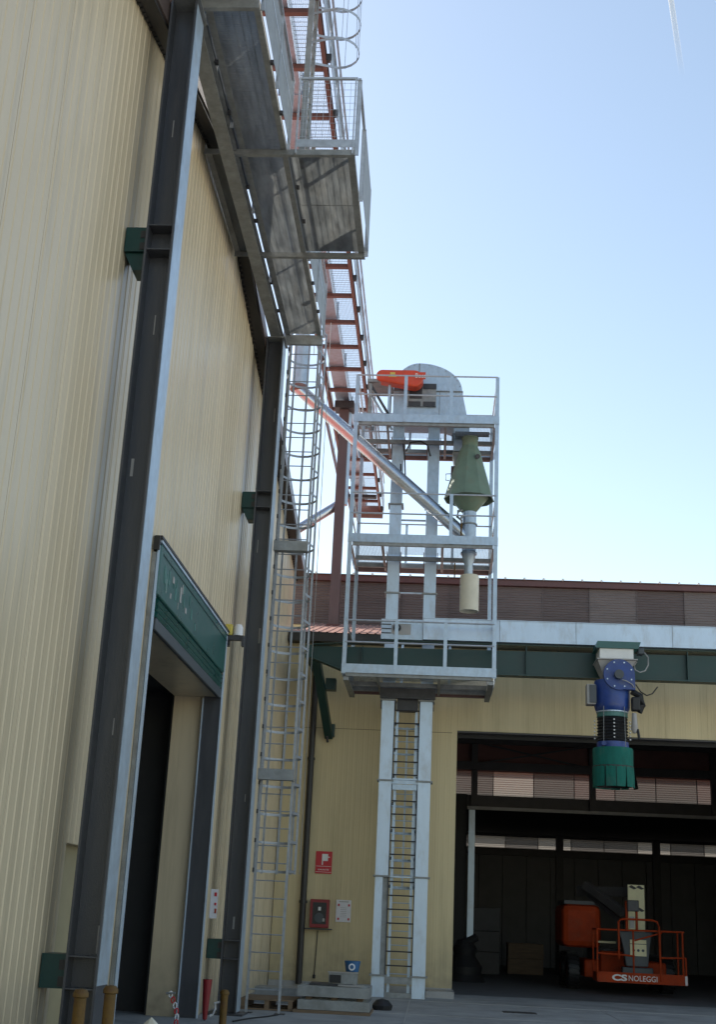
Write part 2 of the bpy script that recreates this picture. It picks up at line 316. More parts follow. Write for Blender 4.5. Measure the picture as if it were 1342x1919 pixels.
# fast-roll door
dz0 = 5.46
door = MB().box(XW+0.02, -3.62, 15.47, 20.97, dz0, 6.14).build('rolling_door', DOORG, wh, bevel=0.02)
B('hood_flashing', GALVB, door, XW+0.02, -3.61, 15.42, 21.0, 6.145, 6.185); B('hood_seal', BLACK, door, XW+0.02, -3.60, 15.36, 21.05, 6.187, 6.225)
B('end_cap', BLACK, door, XW+0.02, -3.62, 15.30, 15.345, 6.02, 6.2)
MB().box(-3.619, -3.612, 15.6, 20.9, 6.02, 6.04).build('hood_crease', GREEN, door)
for i in range(3):
    zz = dz0-0.005-i*0.085
    MB().prism([(-3.70, zz-0.08), (-3.655, zz-0.08), (-3.625, zz-0.045), (-3.655, zz-0.005), (-3.70, zz-0.005)], 'y', 15.62, 20.89).build('slat', DOORG, door, fix=True)
MB().box(-3.70, -3.64, 15.62, 20.89, 5.03, 5.19).build('bottom_bar', DGREY, door, bevel=0.015)
for ya, yb, nm in ((20.92, 20.985, 'far'), (15.40, 15.46, 'near')):
    gx = -3.64 if nm == 'far' else -3.665
    gr = MB().box(-3.92, gx, ya, yb, 0.0, 5.45).build('guide_rail', COLUMN, door)
    B('rail_edge', GALVB, gr, gx+0.005, gx+0.022, ya-0.02, yb+0.02, 0.0, 6.12); B('rail_lip', GALVB, gr, -3.945, -3.925, ya-0.03, yb, 0.0, 5.02)
    if nm == 'near': B('rail_cover', GALVD, gr, -3.715, -3.667, 15.35, 15.395, 0.0, 6.0)
# crumpled clear film with pale writing-like smears left on the hood
for k in range(26):
    y0 = 15.7+random.random()**1.4*2.4; z0 = 5.55+random.random()*0.32; w = 0.02+random.random()*0.09; h = 0.06+random.random()*0.17
    B('film_scrap', TEALRING if k % 4 else GREYP, door, -3.6195, -3.6175+0.0002*k, y0, y0+w, z0, z0+h)

# beacon, notice on the far door rail
bc = thing('warning_beacon', 'yellow beacon with white lamp on a bracket at the green door corner', 'beacon', (-3.6, 21.1, 6.15))
B('bracket', DARKST, bc, -3.70, -3.36, 21.08, 21.18, 6.08, 6.16); B('bracket_lip', DARKST, bc, -3.39, -3.35, 21.06, 21.2, 5.98, 6.159)
MB().box(-3.69, -3.56, 21.07, 21.19, 6.165, 6.36).build('yellow_lens', YELLOW, bc, bevel=0.02)
MB().lathe((-3.46, 21.13), [(0.0, 6.37), (0.05, 6.36), (0.075, 6.31), (0.08, 6.165), (0, 6.165)], 14).build('white_lens', PLASTICW, bc, smooth=True)
B('clamp', BLACK, bc, -3.70, -3.60, 21.07, 21.199, 5.98, 6.075)
nt_ = thing('door_notice', 'narrow white notice with red and orange symbols beside the far door rail', 'notice', (-3.5, 21.0, 1.5))
B('sheet', PAPER, nt_, -3.56, -3.44, 20.985, 20.995, 1.50, 1.95)
B('red_symbol', REDSIGN, nt_, -3.50, -3.46, 20.978, 20.984, 1.84, 1.90); B('red_symbol', REDSIGN, nt_, -3.49, -3.46, 20.978, 20.984, 1.70, 1.74); B('orange_symbol', ORLIFT, nt_, -3.48, -3.45, 20.978, 20.984, 1.58, 1.65)

# ------------------------------------------------------------------ columns
def column(y0, label):
    t = thing('steel_column', label, 'column', (-3.30, y0+0.22, 0), 'steel columns along the warehouse wall')
    yc = y0+0.22
    B('web', COLUMN, t, -3.437, -3.163, yc-0.012, yc+0.012, 0, 12.2)
    B('flange', COLUMN, t, -3.46, -3.437, y0, y0+0.44, 0, 12.2); B('flange', COLUMN, t, -3.163, -3.14, y0, y0+0.44, 0, 12.2)
    for z in (1.15, 0.86, 9.07, 8.76):
        B('stiffener', COLUMN, t, -3.436, -3.164, y0+0.01, yc-0.014, z, z+0.014)
    B('cover_strip', GALV, t, -3.139, -3.134, y0+0.02, y0+0.42, 0.90 if y0 < 15 else 0.05, 12.15)
    B('base_plate', DARKST, t, -3.62, -3.02, y0-0.12, y0+0.56, 0, 0.03); B('cap_plate', GALVD, t, -3.5, -3.1, y0-0.03, y0+0.47, 12.2, 12.22)
    for k in range(5):
        z = (3.1, 5.9, 10.2, 1.0, 7.6)[k]+(y0 % 1)*0.4; xx = -3.40+random.random()*0.18; B('paint_scuff', GREYP, t, xx, xx+0.012+0.02*(k % 2), yc-0.0135, yc-0.0125, z, z+0.12+0.2*random.random())
    for z in (0.86, 8.76):
        bk = MB().box(XW+0.012, -3.462, y0+0.06, y0+0.40, z, z+0.31).build('wall_bracket', GREEN, t)
        B('slot', BLACK, bk, -3.53, -3.47, y0+0.05, y0+0.061, z+0.17, z+0.26); B('slot', BLACK, bk, -3.53, -3.47, y0+0.05, y0+0.061, z+0.02, z+0.11)
        if z > 5: MB().prism([(XW+0.012, z-0.004), (-3.462, z-0.004), (-3.462, z-0.22), (-3.60, z-0.22)], 'y', y0+0.1, y0+0.36).build('gusset', GREEN, bk)
    return t
column(12.46, 'nearest grey steel column, full height, in front of the open green door')
column(21.84, 'farther grey steel column, standing beside the caged ladder')

# ------------------------------------------------------------------ access platform on the columns
ap = thing('access_platform', 'raised galvanised walkway with a wider landing carried on the two grey columns', 'walkway', (-2.9, 16, 12.2))
def ibeam(p0, p1, w, h, t=0.014):
    p0 = Vector(p0); p1 = Vector(p1); mb = MB()
    mb.bar(p0+Vector((0, 0, t/2)), p1+Vector((0, 0, t/2)), w, t); mb.bar(p0+Vector((0, 0, h-t/2)), p1+Vector((0, 0, h-t/2)), w, t)
    mb.bar(p0+Vector((0, 0, h/2)), p1+Vector((0, 0, h/2)), t, h-2*t); return mb
ibeam((-3.29, 11.2, 12.22), (-3.29, 22.4, 12.22), 0.20, 0.22).build('main_girder', GALVD, ap)
def angle_y(x, y0, y1, z, inward):
    return MB().box(x, x+0.012, y0, y1, z, z+0.09).box(min(x, x+inward), max(x, x+inward)+0.012, y0, y1, z-0.008, z-0.001)
angle_y(-3.15, 11.2, 22.25, 12.455, 0.08).build('edge_angle', GALVD, ap); angle_y(-2.46, 11.2, 22.25, 12.455, -0.07).build('edge_angle', GALVD, ap)
angle_y(-1.45, 16.0, 19.0, 12.455, -0.09).build('edge_angle', GALVD, ap)
for y, x1, h in ((12.66, -2.42, 0.2), (22.2, -2.42, 0.2), (15.95, -1.42, 0.09), (18.98, -1.42, 0.09)):
    mb = MB().box(-3.40, x1, y, y+0.012, 12.45-h, 12.449).box(-3.40, x1, y+0.013, y+0.07, 12.45-h, 12.458-h); mb.build('cross_beam', GALVD, ap)
for y in (13.9, 15.0, 16.9, 17.9, 20.0, 21.1):
    for x in (-3.19, -2.44 if not 16 < y < 19 else -2.40): B('clip', DARKST, ap, x, x+0.05, y, y+0.06, 12.40, 12.447)
def grating(x0, x1, y0, y1, z, along='x', pitch=0.034, h=0.03, t=0.004, cross=0.1):
    mb = MB()
    if along == 'x':
        n = int((y1-y0)/pitch)
        for i in range(n+1): yy = y0+i*pitch; mb.box(x0, x1, yy, yy+t, z, z+h)
        n = int((x1-x0)/cross)
        for i in range(n+1): xx = x0+i*cross; mb.box(xx, xx+0.006, y0, y1, z+h-0.006, z+h+0.001)
    else:
        n = int((x1-x0)/pitch)
        for i in range(n+1): xx = x0+i*pitch; mb.box(xx, xx+t, y0, y1, z, z+h)
        n = int((y1-y0)/cross)
        for i in range(n+1): yy = y0+i*cross; mb.box(x0, x1, yy, yy+0.006, z+h-0.006, z+h+0.001)
    return mb
for a, b in ((11.2, 13.29), (13.31, 15.99), (16.01, 18.99), (19.01, 22.2)):
    tag(grating(-3.135, -2.47, a, b, 12.46, 'x', 0.034, 0.034).build('deck_grating', PLATE, ap, fix=False), kind='stuff')
for a, b in ((16.02, 17.5), (17.51, 18.97)):
    tag(grating(-2.44, -1.455, a, b, 12.46, 'x', 0.030, 0.04).build('deck_grating', PLATE, ap, fix=False), kind='stuff')
tag(grating(-3.66, -3.42, 16.02, 18.97, 12.46, 'x', 0.030, 0.04).build('deck_grating', PLATE, ap, fix=False), kind='stuff')
angle_y(-3.68, 15.95, 19.0, 12.455, 0.08).build('edge_angle', GALVD, ap)
B('cross_beam', GALVD, ap, -3.68, -3.401, 15.95, 15.962, 12.36, 12.449); B('cross_beam', GALVD, ap, -3.68, -3.401, 18.98, 18.992, 12.36, 12.449)
for a in (11.3, 14.2): B('infill_sheet', GALVD, ap, -3.20, -3.195, a, a+2.88, 12.46, 13.35)
# railings of the platform
def rail_run(parent, p0, p1, posts, zb, h=1.1, toe=0.15, mid=True, sheet=None, mesh=None, mat=RAILM, pw=0.05):
    p0 = Vector(p0); p1 = Vector(p1); d = p1-p0
    for u in posts:
        p = p0+d*u
        MB().bar((p.x, p.y, zb-0.12), (p.x, p.y, zb+h), pw, 0.014 if abs(d.y) > abs(d.x) else 0.02, d).build('railing_post', mat, parent)
    MB().bar((p0.x, p0.y, zb+h), (p1.x, p1.y, zb+h), 0.045, 0.03).build('top_rail', mat, parent)
    if mid: MB().bar((p0.x, p0.y, zb+h*0.55), (p1.x, p1.y, zb+h*0.55), 0.014, 0.04).build('mid_rail', mat, parent)
    if toe: MB().bar((p0.x, p0.y, zb+toe/2), (p1.x, p1.y, zb+toe/2), 0.008, toe).build('toe_board', mat, parent)
    if sheet:
        MB().bar((p0.x, p0.y, zb+(sheet[0]+sheet[1])/2), (p1.x, p1.y, zb+(sheet[0]+sheet[1])/2), 0.004, sheet[1]-sheet[0]).build('infill_sheet', GALVD, parent)
    if mesh:
        mb = MB(); n = max(2, int(d.length/0.09))
        for i in range(n+1):
            p = p0+d*(i/n); mb.bar((p.x, p.y, zb+0.16), (p.x, p.y, zb+h-0.06), 0.005, 0.005)
        for k in range(9):
            z = zb+0.18+k*(h-0.26)/8; mb.bar((p0.x, p0.y, z), (p1.x, p1.y, z), 0.004, 0.004)
        tag(mb.build('wire_mesh', mat, parent, fix=False), kind='stuff')
rail_run(ap, (-2.40, 11.2, 0), (-2.40, 15.9, 0), (0.02, 0.35, 0.68, 0.985), 12.48, 1.1, 0, True, (0.0, 0.95))
rail_run(ap, (-2.40, 19.05, 0), (-2.40, 22.2, 0), (0.02, 0.5, 0.98), 12.48, 1.1, 0, True, (0.0, 0.95))
rail_run(ap, (-2.32, 15.93, 0), (-1.43, 15.93, 0), (0.02, 0.97), 12.48, 1.2, 0.13, False, None, True)
rail_run(ap, (-1.40, 15.93, 0), (-1.40, 18.98, 0), (0.01, 0.42, 0.99), 12.48, 1.2, 0.0, False, None, None, RAILM, 0.07)
MB().bar((-1.37, 17.2, 13.06), (-1.37, 18.97, 13.06), 0.004, 1.2).build('infill_sheet', GALVD, ap)
rail_run(ap, (-3.17, 13.0, 0), (-3.17, 22.2, 0), (0.0, 0.25, 0.5, 0.75, 1.0), 12.48, 1.1, 0.12)

# ------------------------------------------------------------------ caged ladders
def caged_ladder(label, x0, x1, y, z0, z1, zcage, rung=0.296, hoop=0.5, side=1, sw=0.045, mat=LADM, group=None):
    t = thing('caged_ladder', label, 'ladder', ((x0+x1)/2, y, z0), group)
    for x in (x0, x1): B('stile', mat, t, x-sw/2, x+sw/2, y-0.008, y+0.008, z0, z1)
    first = MB().tube((x0, y, z0+0.38), (x1, y, z0+0.38), 0.011, 6).build('rung', mat, t)
    n = int((z1-z0-0.45)/rung)
    for i in range(1, n): part_copy(first, t, 0, 0, i*rung)
    if zcage is not None:
        xc = (x0+x1)/2; r = 0.37; pts = [(x0, y, zcage)]
        for k in range(13):
            a = math.pi*(1.08-k*1.16/12); pts.append((xc+r*math.cos(a), y+side*(0.40+r*math.sin(a)), zcage))
        pts.append((x1, y, zcage))
        h0 = MB().strip(pts, 0.006, 0.045).build('cage_hoop', mat, t); c0 = B('hoop_clip', DARKST, t, x0-0.055, x0-0.024, y-0.02, y+0.03, zcage-0.035, zcage+0.035)
        nh = int((z1-0.1-zcage)/hoop)
        for i in range(1, nh+1): part_copy(h0, t, 0, 0, i*hoop); part_copy(c0, t, 0, 0, i*hoop)
        for a in (0.98, 0.75, 0.5, 0.25, 0.02):
            px = xc+r*math.cos(math.pi*a); py = y+side*(0.40+r*math.sin(math.pi*a))
            MB().bar((px, py-side*0.006, zcage-0.04), (px, py-side*0.006, zcage+nh*hoop+0.04), 0.04, 0.006, (0, 1, 0)).build('cage_strip', mat, t)
    return t
la = caged_ladder('tall galvanised caged ladder beside the farther grey column, rising to the raised walkway', -3.08, -2.52, 22.6, 0, 13.3, 2.33)
for z in (3.87, 8.10): MB().box(-3.13, -2.49, 22.40, 22.415, z, z+0.19).box(-3.13, -2.49, 22.416, 22.58, z, z+0.012).build('mounting_plate', GALVD, la)
for x in (-3.08, -2.52): B('foot_plate', DARKST, la, x-0.07, x+0.1, 22.5, 22.7, 0, 0.015)
T('safety_cable', GALVD, la, (-2.36, 23.15, 2.3), (-2.36, 23.15, 13.2), 0.006, 6)
# short ladder from the landing to the conveyor catwalk (rungs run along the wall)
l2 = thing('caged_ladder', 'short caged ladder climbing from the landing to the overhead catwalk', 'ladder', (-2.2, 16.6, 12.5))
for y in (16.42, 16.95): B('stile', GALVD, l2, -2.30, -2.24, y, y+0.05, 12.5, 17.2)
r0 = MB().tube((-2.27, 16.44, 12.8), (-2.27, 16.98, 12.8), 0.011, 6).build('rung', GALVD, l2)
for i in range(1, 14): part_copy(r0, l2, 0, 0, i*0.29)
pts = [(-2.24, 16.44, 14.75)]+[(-1.86+0.36*math.sin(a), 16.70-0.37*math.cos(a), 14.75) for a in [math.pi*k/10 for k in range(11)]]+[(-2.24, 16.96, 14.75)]
h0 = MB().strip(pts, 0.006, 0.045).build('cage_hoop', RAILM, l2)
for i in range(1, 5): part_copy(h0, l2, 0, 0, i*0.55)
for a in (0.1, 0.35, 0.5, 0.65, 0.9):
    px, py = -1.87+0.36*math.sin(math.pi*a), 16.70-0.36*math.cos(math.pi*a); MB().bar((px, py, 14.72), (px, py, 17.0), 0.006, 0.04).build('cage_strip', RAILM, l2)

# ------------------------------------------------------------------ conveyor catwalk high above
CZ = 16.0
cw = thing('conveyor_catwalk', 'long brick-red catwalk on cross beams running high overhead towards the hall', 'catwalk', (-2.8, 25, CZ))  # its steel colour holds the painted bounce of the red roof
for x in (-3.42, -2.32): MB().box(x, x+0.014, 9, 44.2, CZ, CZ+0.2).box(x, x+0.075, 9, 44.2, CZ-0.008, CZ-0.001).box(x, x+0.075, 9, 44.2, CZ+0.201, CZ+0.208).build('stringer', ORANGE, cw)
first = MB().box(-3.40, -2.325, 12.95, 13.05, CZ+0.01, CZ+0.1).build('cross_beam', ORANGE, cw)
for i in range(1, 22): part_copy(first, cw, 0, i*1.44, 0)
for a in range(11, 44, 3): tag(grating(-2.77, -2.335, a, a+2.99, CZ+0.11, 'y', 0.034, 0.03, 0.003, 0.11).build('deck_grating', GRATE, cw, fix=False), kind='stuff')
n = 0
for k in range(22):
    y = 10.5+k*1.6
    MB().bar((-2.16, y, CZ-0.1), (-2.16, y, CZ+1.1), 0.012, 0.06, (0, 1, 0)).build('railing_post', RAILM, cw)
    B('post_bracket', DARKST, cw, -2.24, -2.15, y-0.04, y+0.04, CZ-0.02, CZ+0.12)
for z, h in ((CZ+1.1, 0.05), (CZ+0.58, 0.04)): MB().box(-2.185, -2.145, 9, 44.2, z-h/2, z+h/2).build('hand_rail', RAILM, cw)
MB().box(-2.185, -2.175, 9, 44.2, CZ+0.12, CZ+0.32).build('toe_board', RAILM, cw)
for k in range(22): MB().box(-2.20, -2.196, 10.55+k*1.6, 12.05+k*1.6, CZ+0.35, CZ+0.9).build('side_sheet', RAILM, cw)
for z in (CZ+1.1, CZ+0.58): MB().box(-3.55, -3.51, 9, 44.2, z-0.02, z+0.02).build('hand_rail', RAILM, cw)
for k in range(14):
    y = 10.5+k*2.5; MB().bar((-3.53, y, CZ-0.1), (-3.53, y, CZ+1.1), 0.012, 0.06, (0, 1, 0)).build('railing_post', RAILM, cw)
for k in range(12): B('side_panel', ORANGE, cw, -3.60, -3.585, 32+k*0.95, 32.93+k*0.95, CZ-0.12+0.008*(k % 2), CZ+0.25)
B('end_frame', ORANGE, cw, -3.42, -2.17, 44.21, 44.35, CZ-0.25, CZ+0.2); B('end_plate', DARKST, cw, -3.40, -2.33, 42.3, 42.5, CZ-0.12, CZ-0.01)
MB().box(-2.305, -2.22, 16.25, 16.33, 12.5, CZ).build('support_leg', GALVD, cw); MB().box(-3.30, -3.20, 12.6, 12.7, 12.45, CZ-0.01).build('support_leg', GALVD, cw); 
MB().box(-2.72, -2.64, 20.9, 20.98, 12.5, CZ-0.01).build('support_leg', GALVD, cw)
cv = thing('chain_conveyor', 'enclosed box conveyor lying along the left half of the overhead catwalk', 'conveyor', (-3.0, 25, CZ))
for k in range(11): MB().box(-3.20, -2.80, 10.5+k*3.05, 13.52+k*3.05, CZ+0.12, CZ+0.55).build('trough_section', GALV, cv)
for k in range(12): MB().box(-3.24, -2.76, 10.46+k*3.05-0.0, 10.49+k*3.05, CZ+0.105, CZ+0.59).build('section_flange', GALV, cv)
po = thing('brown_post', 'tall brown square post standing on the red canopy roof under the catwalk', 'post', (-2.915, 34, 9.2))
B('shaft', BROWNPOST, po, -3.05, -2.78, 33.86, 34.14, 9.1, 15.75); B('head_plate', DARKST, po, -3.2, -2.63, 33.75, 34.25, 15.76, 15.98); B('base_flashing', REDFAS, po, -3.1, -2.73, 33.8, 34.2, 9.12, 9.3)

# ------------------------------------------------------------------ storage hall at the back
YH = 30.6
hall = thing('storage_hall', 'cream hall across the back with a wide dark opening and brown upper cladding', 'building', (3, YH, 0))
def ribbed_x(x0, x1, z0, z1, yy=YH):
    xs = [(x0, 0.004), (x0+0.005, 0.004), (x0+0.008, 0)]; x = math.ceil((x0+0.03)/0.125)*0.125
    while x+0.04 < x1-0.004: xs += [(x, 0), (x+0.01, -0.0012), (x+0.03, -0.0012), (x+0.04, 0)]; x += 0.125
    xs += [(x1, 0)]; vs = []; fs = []
    for x, d in xs: vs += [(x, yy+d, z0), (x, yy+d, z1)]
    for i in range(len(xs)-1): fs.append((2*i, 2*i+2, 2*i+3, 2*i+1))
    return MB().add(vs, fs)
OPX = 0.53
xb = [-3.70, -2.9, -1.9, -0.9, 0.05, OPX]
for a, b in zip(xb[:-1], xb[1:]):
    ribbed_x(a, b, 0.16, 5.965).build('wall_panel', CREAM2, hall, fix=False); ribbed_x(a, b, 5.975, 8.06).build('wall_panel', CREAM2, hall, fix=False)
x = OPX
while x < 14: ribbed_x(x, x+1.0, 6.03, 8.06).build('wall_panel', CREAM2, hall, fix=False); x += 1.0
for a in (8.53, 9.53, 10.53, 11.53, 12.53): ribbed_x(a, a+1, 0.16, 6.02).build('wall_panel', CREAM2, hall, fix=False)
B('plinth', GREYP, hall, -3.70, OPX, YH-0.03, YH+0.2, 0, 0.158); B('plinth', GREYP, hall, 8.53, 14, YH-0.03, YH+0.2, 0, 0.158)
B('corner_kerb', GREYP, hall, -0.06, OPX+0.03, 29.5, YH-0.035, 0, 0.14)
B('opening_jamb', CREAM2, hall, OPX-0.12, OPX-0.002, YH+0.012, YH+0.25, 0.16, 6.0); B('opening_jamb', CREAM2, hall, 8.53, 8.65, YH+0.012, YH+0.25, 0.16, 6.0)
B('opening_head', INNERDARK, hall, OPX-0.12, 8.65, YH+0.012, YH+0.3, 5.99, 6.025)
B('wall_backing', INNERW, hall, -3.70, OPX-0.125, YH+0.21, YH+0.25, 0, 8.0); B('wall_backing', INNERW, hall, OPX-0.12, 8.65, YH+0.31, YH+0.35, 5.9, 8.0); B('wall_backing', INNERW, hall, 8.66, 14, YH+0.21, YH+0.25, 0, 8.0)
# eave gutter and canopy roof sheets
B('gutter', BLACK, hall, -3.70, 14, 30.24, 30.57, 8.05, 8.26)
def roof_sheet(x0, x1):
    prof = []; x = x0
    while x < x1-0.01: prof += [(x, 0), (x+0.13, 0), (x+0.145, 0.02), (x+0.17, 0.02), (x+0.185, 0)]; x += 0.2
    prof += [(x1, 0)]; vs = []; fs = []
    for x, d in prof: vs += [(x, 30.22, 8.27+d), (x, 35.3, 8.27+d+5.08*0.268)]
    for i in range(len(prof)-1): fs.append((2*i, 2*i+2, 2*i+3, 2*i+1))
    return MB().add(vs, fs)
for i in range(18): roof_sheet(-3.70+i*1.0, -2.70+i*1.0).build('roof_sheet', CANOPY, hall, fix=False)
# upper cladding, horizontal corrugations
def corr(x0, x1, z0, z1, y, pitch=0.075, amp=0.016):
    n = int((z1-z0)/pitch); zs = []
    for i in range(n): zs += [(z0+i*pitch, 0), (z0+(i+0.25)*pitch, -amp), (z0+(i+0.5)*pitch, -amp), (z0+(i+0.75)*pitch, 0)]
    zs += [(z1, 0)]; vs = []; fs = []
    for z, d in zs: vs += [(x0, y+d, z), (x1, y+d, z)]
    for i in range(len(zs)-1): fs.append((2*i, 2*i+1, 2*i+3, 2*i+2))
    return MB().add(vs, fs)
xs = -3.75-2*1.345
for i, k in enumerate([0, 1, 0, 0, 1, 0, 1, 0, 2, 0, 2, 1, 0, 1, 2]):
    corr(xs, xs+1.34, 9.60, 10.90, 35.3+0.006*(i % 2)).build('upper_sheet', BROWNS[k], hall, fix=False); xs += 1.345
for i in range(14): B('sheet_seam', BROWNS[0], hall, -3.755+i*1.345, -3.735+i*1.345, 35.262, 35.28, 9.62, 10.9)
B('sheet_lining', INNERW, hall, -6.44, 14, 35.34, 35.37, 9.55, 10.9); B('return_wall', CREAM2, hall, -6.44, -3.76, 35.31, 35.335, 0, 9.59)
B('roof_fascia', REDFAS, hall, -6.5, 14.0, 35.15, 35.30, 10.905, 11.07); B('fascia_edge', VERGE, hall, -6.5, 14.0, 35.10, 35.32, 11.072, 11.09)
mb = MB(); x = -3.6
while x < 13.5: mb.tube((x, 35.08, 11.105), (x, 35.5, 11.105), 0.035, 8); x += 0.55
tag(mb.build('roof_ridge_corrugation', WHITE, hall), kind='stuff')
MB().box(-6.5, 14, 35.33, 42.3, 11.093, 11.15).build('roof', REDROOF, hall)
B('side_wall', CREAM2, hall, 13.96, 14.0, YH+0.36, 42, 0, 11); B('side_wall', INNERW, hall, -3.74, -3.70, 35.38, 42, 0, 11); MB().prism([(31.4, 0), (35.37, 0), (35.37, 9.55), (31.4, 8.48)], 'x', -3.74, -3.705).build('side_wall', INNERW, hall)
# inner bay wall with door frame and clerestory (Y 42)
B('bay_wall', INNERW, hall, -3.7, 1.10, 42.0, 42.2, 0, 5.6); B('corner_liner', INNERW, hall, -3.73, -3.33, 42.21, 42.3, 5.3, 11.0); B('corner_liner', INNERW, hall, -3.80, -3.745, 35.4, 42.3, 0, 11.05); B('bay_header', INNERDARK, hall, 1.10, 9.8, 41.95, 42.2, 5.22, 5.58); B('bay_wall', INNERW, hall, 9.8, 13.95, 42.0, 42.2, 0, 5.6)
B('door_rail', GREYP, hall, 1.1, 9.8, 41.7, 41.9, 5.10, 5.2); B('door_post', GALVB, hall, 1.16, 1.36, 41.75, 41.85, 0.9, 5.09)
x = -3.34
i = 0
while x < 13:
    corr(x, x+1.33, 5.57, 6.37, 42.05+0.005*(i % 2), 0.07, 0.012).build('clerestory_sheet', SKYL[(0, 0, 1, 0, 2, 0, 1)[i % 7]], hall, fix=False); x += 1.32; i += 1
for x in (1.22, 5.05, 8.95, 12.9): B('bay_column', INNERDARK, hall, x, x+0.2, 41.7, 41.9, 5.21, 11)
B('upper_liner', INNERRED, hall, -3.7, 13.95, 42.0, 42.2, 6.36, 11.08)
B('purlin', INNERDARK, hall, -3.7, 13.95, 41.6, 41.69, 6.36, 6.62); B('purlin', INNERDARK, hall, -3.7, 13.95, 41.5, 41.69, 7.2, 7.7)
MB().bar((1.5, 41.45, 7.2), (4.9, 41.45, 6.55), 0.05, 0.05).build('brace', INNERDARK, hall); MB().bar((1.5, 41.4, 6.55), (4.9, 41.4, 7.2), 0.05, 0.05).build('brace', INNERDARK, hall)
# second, lower bay (Y 42 to 54)
x = 0.3; i = 0
while x < 13:
    corr(x, x+1.37, 4.58, 5.08, 54.05+0.005*(i % 2), 0.07, 0.012).build('clerestory_sheet', SKYL[(0, 2, 0, 2, 0, 0, 2)[i % 7]], hall, fix=False); x += 1.36; i += 1
for x in (5.10, 9.05, 12.9): B('bay_column', INNERDARK, hall, x, x+0.3, 53.7, 53.95, 0, 5.15)
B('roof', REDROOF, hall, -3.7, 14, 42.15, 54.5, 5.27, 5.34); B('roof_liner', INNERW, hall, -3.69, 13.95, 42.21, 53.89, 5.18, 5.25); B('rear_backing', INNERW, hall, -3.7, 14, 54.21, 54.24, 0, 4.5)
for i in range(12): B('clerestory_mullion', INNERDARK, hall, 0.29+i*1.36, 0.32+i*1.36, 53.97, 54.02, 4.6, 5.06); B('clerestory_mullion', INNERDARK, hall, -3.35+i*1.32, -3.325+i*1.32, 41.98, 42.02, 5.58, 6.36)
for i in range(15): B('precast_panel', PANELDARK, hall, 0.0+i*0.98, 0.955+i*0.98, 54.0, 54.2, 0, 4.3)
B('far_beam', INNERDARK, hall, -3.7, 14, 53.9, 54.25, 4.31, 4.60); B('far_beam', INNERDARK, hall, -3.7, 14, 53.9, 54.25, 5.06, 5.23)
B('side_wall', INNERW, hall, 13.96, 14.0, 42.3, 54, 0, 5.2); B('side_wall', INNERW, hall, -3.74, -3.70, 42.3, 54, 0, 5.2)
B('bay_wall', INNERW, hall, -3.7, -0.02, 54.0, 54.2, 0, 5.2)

# dim clutter stored inside the hall
def crate_stack(x, y, w, d, hs, label, mat, cat='crate'):
    t = thing('crate_stack', label, cat, (x, y, 0)); z = 0
    for h in hs:
        B('crate', mat, t, x-w/2+random.uniform(-.03, .03), x+w/2+random.uniform(-.03, .03), y-d/2, y+d/2, z+0.004, z+h, bevel=0.02); z += h
    return t
crate_stack(1.9, 44.5, 0.9, 0.9, (0.7, 0.65, 0.75), 'tall shadowy stack of wrapped goods behind the white door post', INNERDARK, 'stack')
crate_stack(3.3, 46, 1.2, 1.0, (0.5, 0.5), 'low dark stack of goods at the back of the dark bay', WOOD, 'stack')
crate_stack(4.9, 46.5, 0.9, 0.9, (0.6, 0.55), 'dim low stack of goods left of the orange lift', INNERDARK, 'stack')
tb = thing('tarped_heap', 'low black tarpaulin heap just inside the left edge of the hall opening', 'heap', (0.95, 38.2, 0))
MB().lathe((1.0, 38.2), [(0.0, 1.18), (0.22, 1.12), (0.36, 0.9), (0.3, 0.72), (0.52, 0.4), (0.48, 0.2), (0.62, 0.0)], 11).build('tarpaulin', RUBBER, tb, smooth=True)
MB().tube((0.75, 38.1, 0.9), (1.35, 38.0, 1.22), 0.11, 8).build('fold', RUBBER, tb)

# downpipe
dp = thing('downpipe', 'dark brown rainwater downpipe on the cream hall wall', 'downpipe', (-2.98, 30.45, 0))
T('pipe', BLACK, dp, (-2.98, 30.45, 0.1), (-2.98, 30.45, 8.0), 0.075, 12)
for z in (1.9, 5.2): MB().lathe((-2.98, 30.45), [(0.076, z+0.03), (0.095, z+0.03), (0.095, z-0.03), (0.076, z-0.03)], 12).build('collar', BLACK, dp)

# ------------------------------------------------------------------ green beam with brace
gb = thing('green_beam', 'long dark green steel beam across the front of the hall carrying the trough', 'beam', (3.8, 28.2, 6.95))
MB().prism([(-2.85, 7.20), (-2.18, 6.982), (14, 6.982), (14, 7.64), (-2.85, 7.52)] if False else [(-2.85, 7.22), (-2.2, 6.984), (14.0, 6.984), (14.0, 7.636), (-2.85, 7.50)], 'y', 28.185, 28.2).build('web', GREEN, gb)
MB().box(-2.2, 14, 28.05, 28.34, 6.95, 6.98).build('bottom_flange', GREEN, gb); MB().box(-1.32, 14, 28.05, 28.34, 7.64, 7.67).build('top_flange', GREEN, gb)
MB().bar((-2.86, 28.195, 7.21), (-2.2, 28.195, 6.966), 0.28, 0.025).build('haunch_flange', GREEN, gb); MB().bar((-2.86, 28.195, 7.515), (-1.33, 28.195, 7.64), 0.28, 0.02).build('top_flange', GREEN, gb)
for x in (-1.72, 2.0, 5.6, 9.0): B('stiffener', GREEN, gb, x, x+0.02, 28.06, 28.18, 6.985, 7.5 if x < -1 else 7.63)
MB().box(-3.02, -2.87, 28.05, 30.58, 7.2, 7.5).build('wall_arm', GREEN, gb); MB().bar((-2.80, 28.3, 7.3), (-2.58, 30.5, 5.75), 0.19, 0.16).build('brace', GREEN, gb)
MB().box(-2.66, -2.45, 30.4, 30.58, 5.75, 6.05).build('brace_foot', GREEN, gb); MB().tube((-2.62, 30.35, 5.74), (-2.60, 30.4, 5.6), 0.03, 8).build('bolt', DARKST, gb)
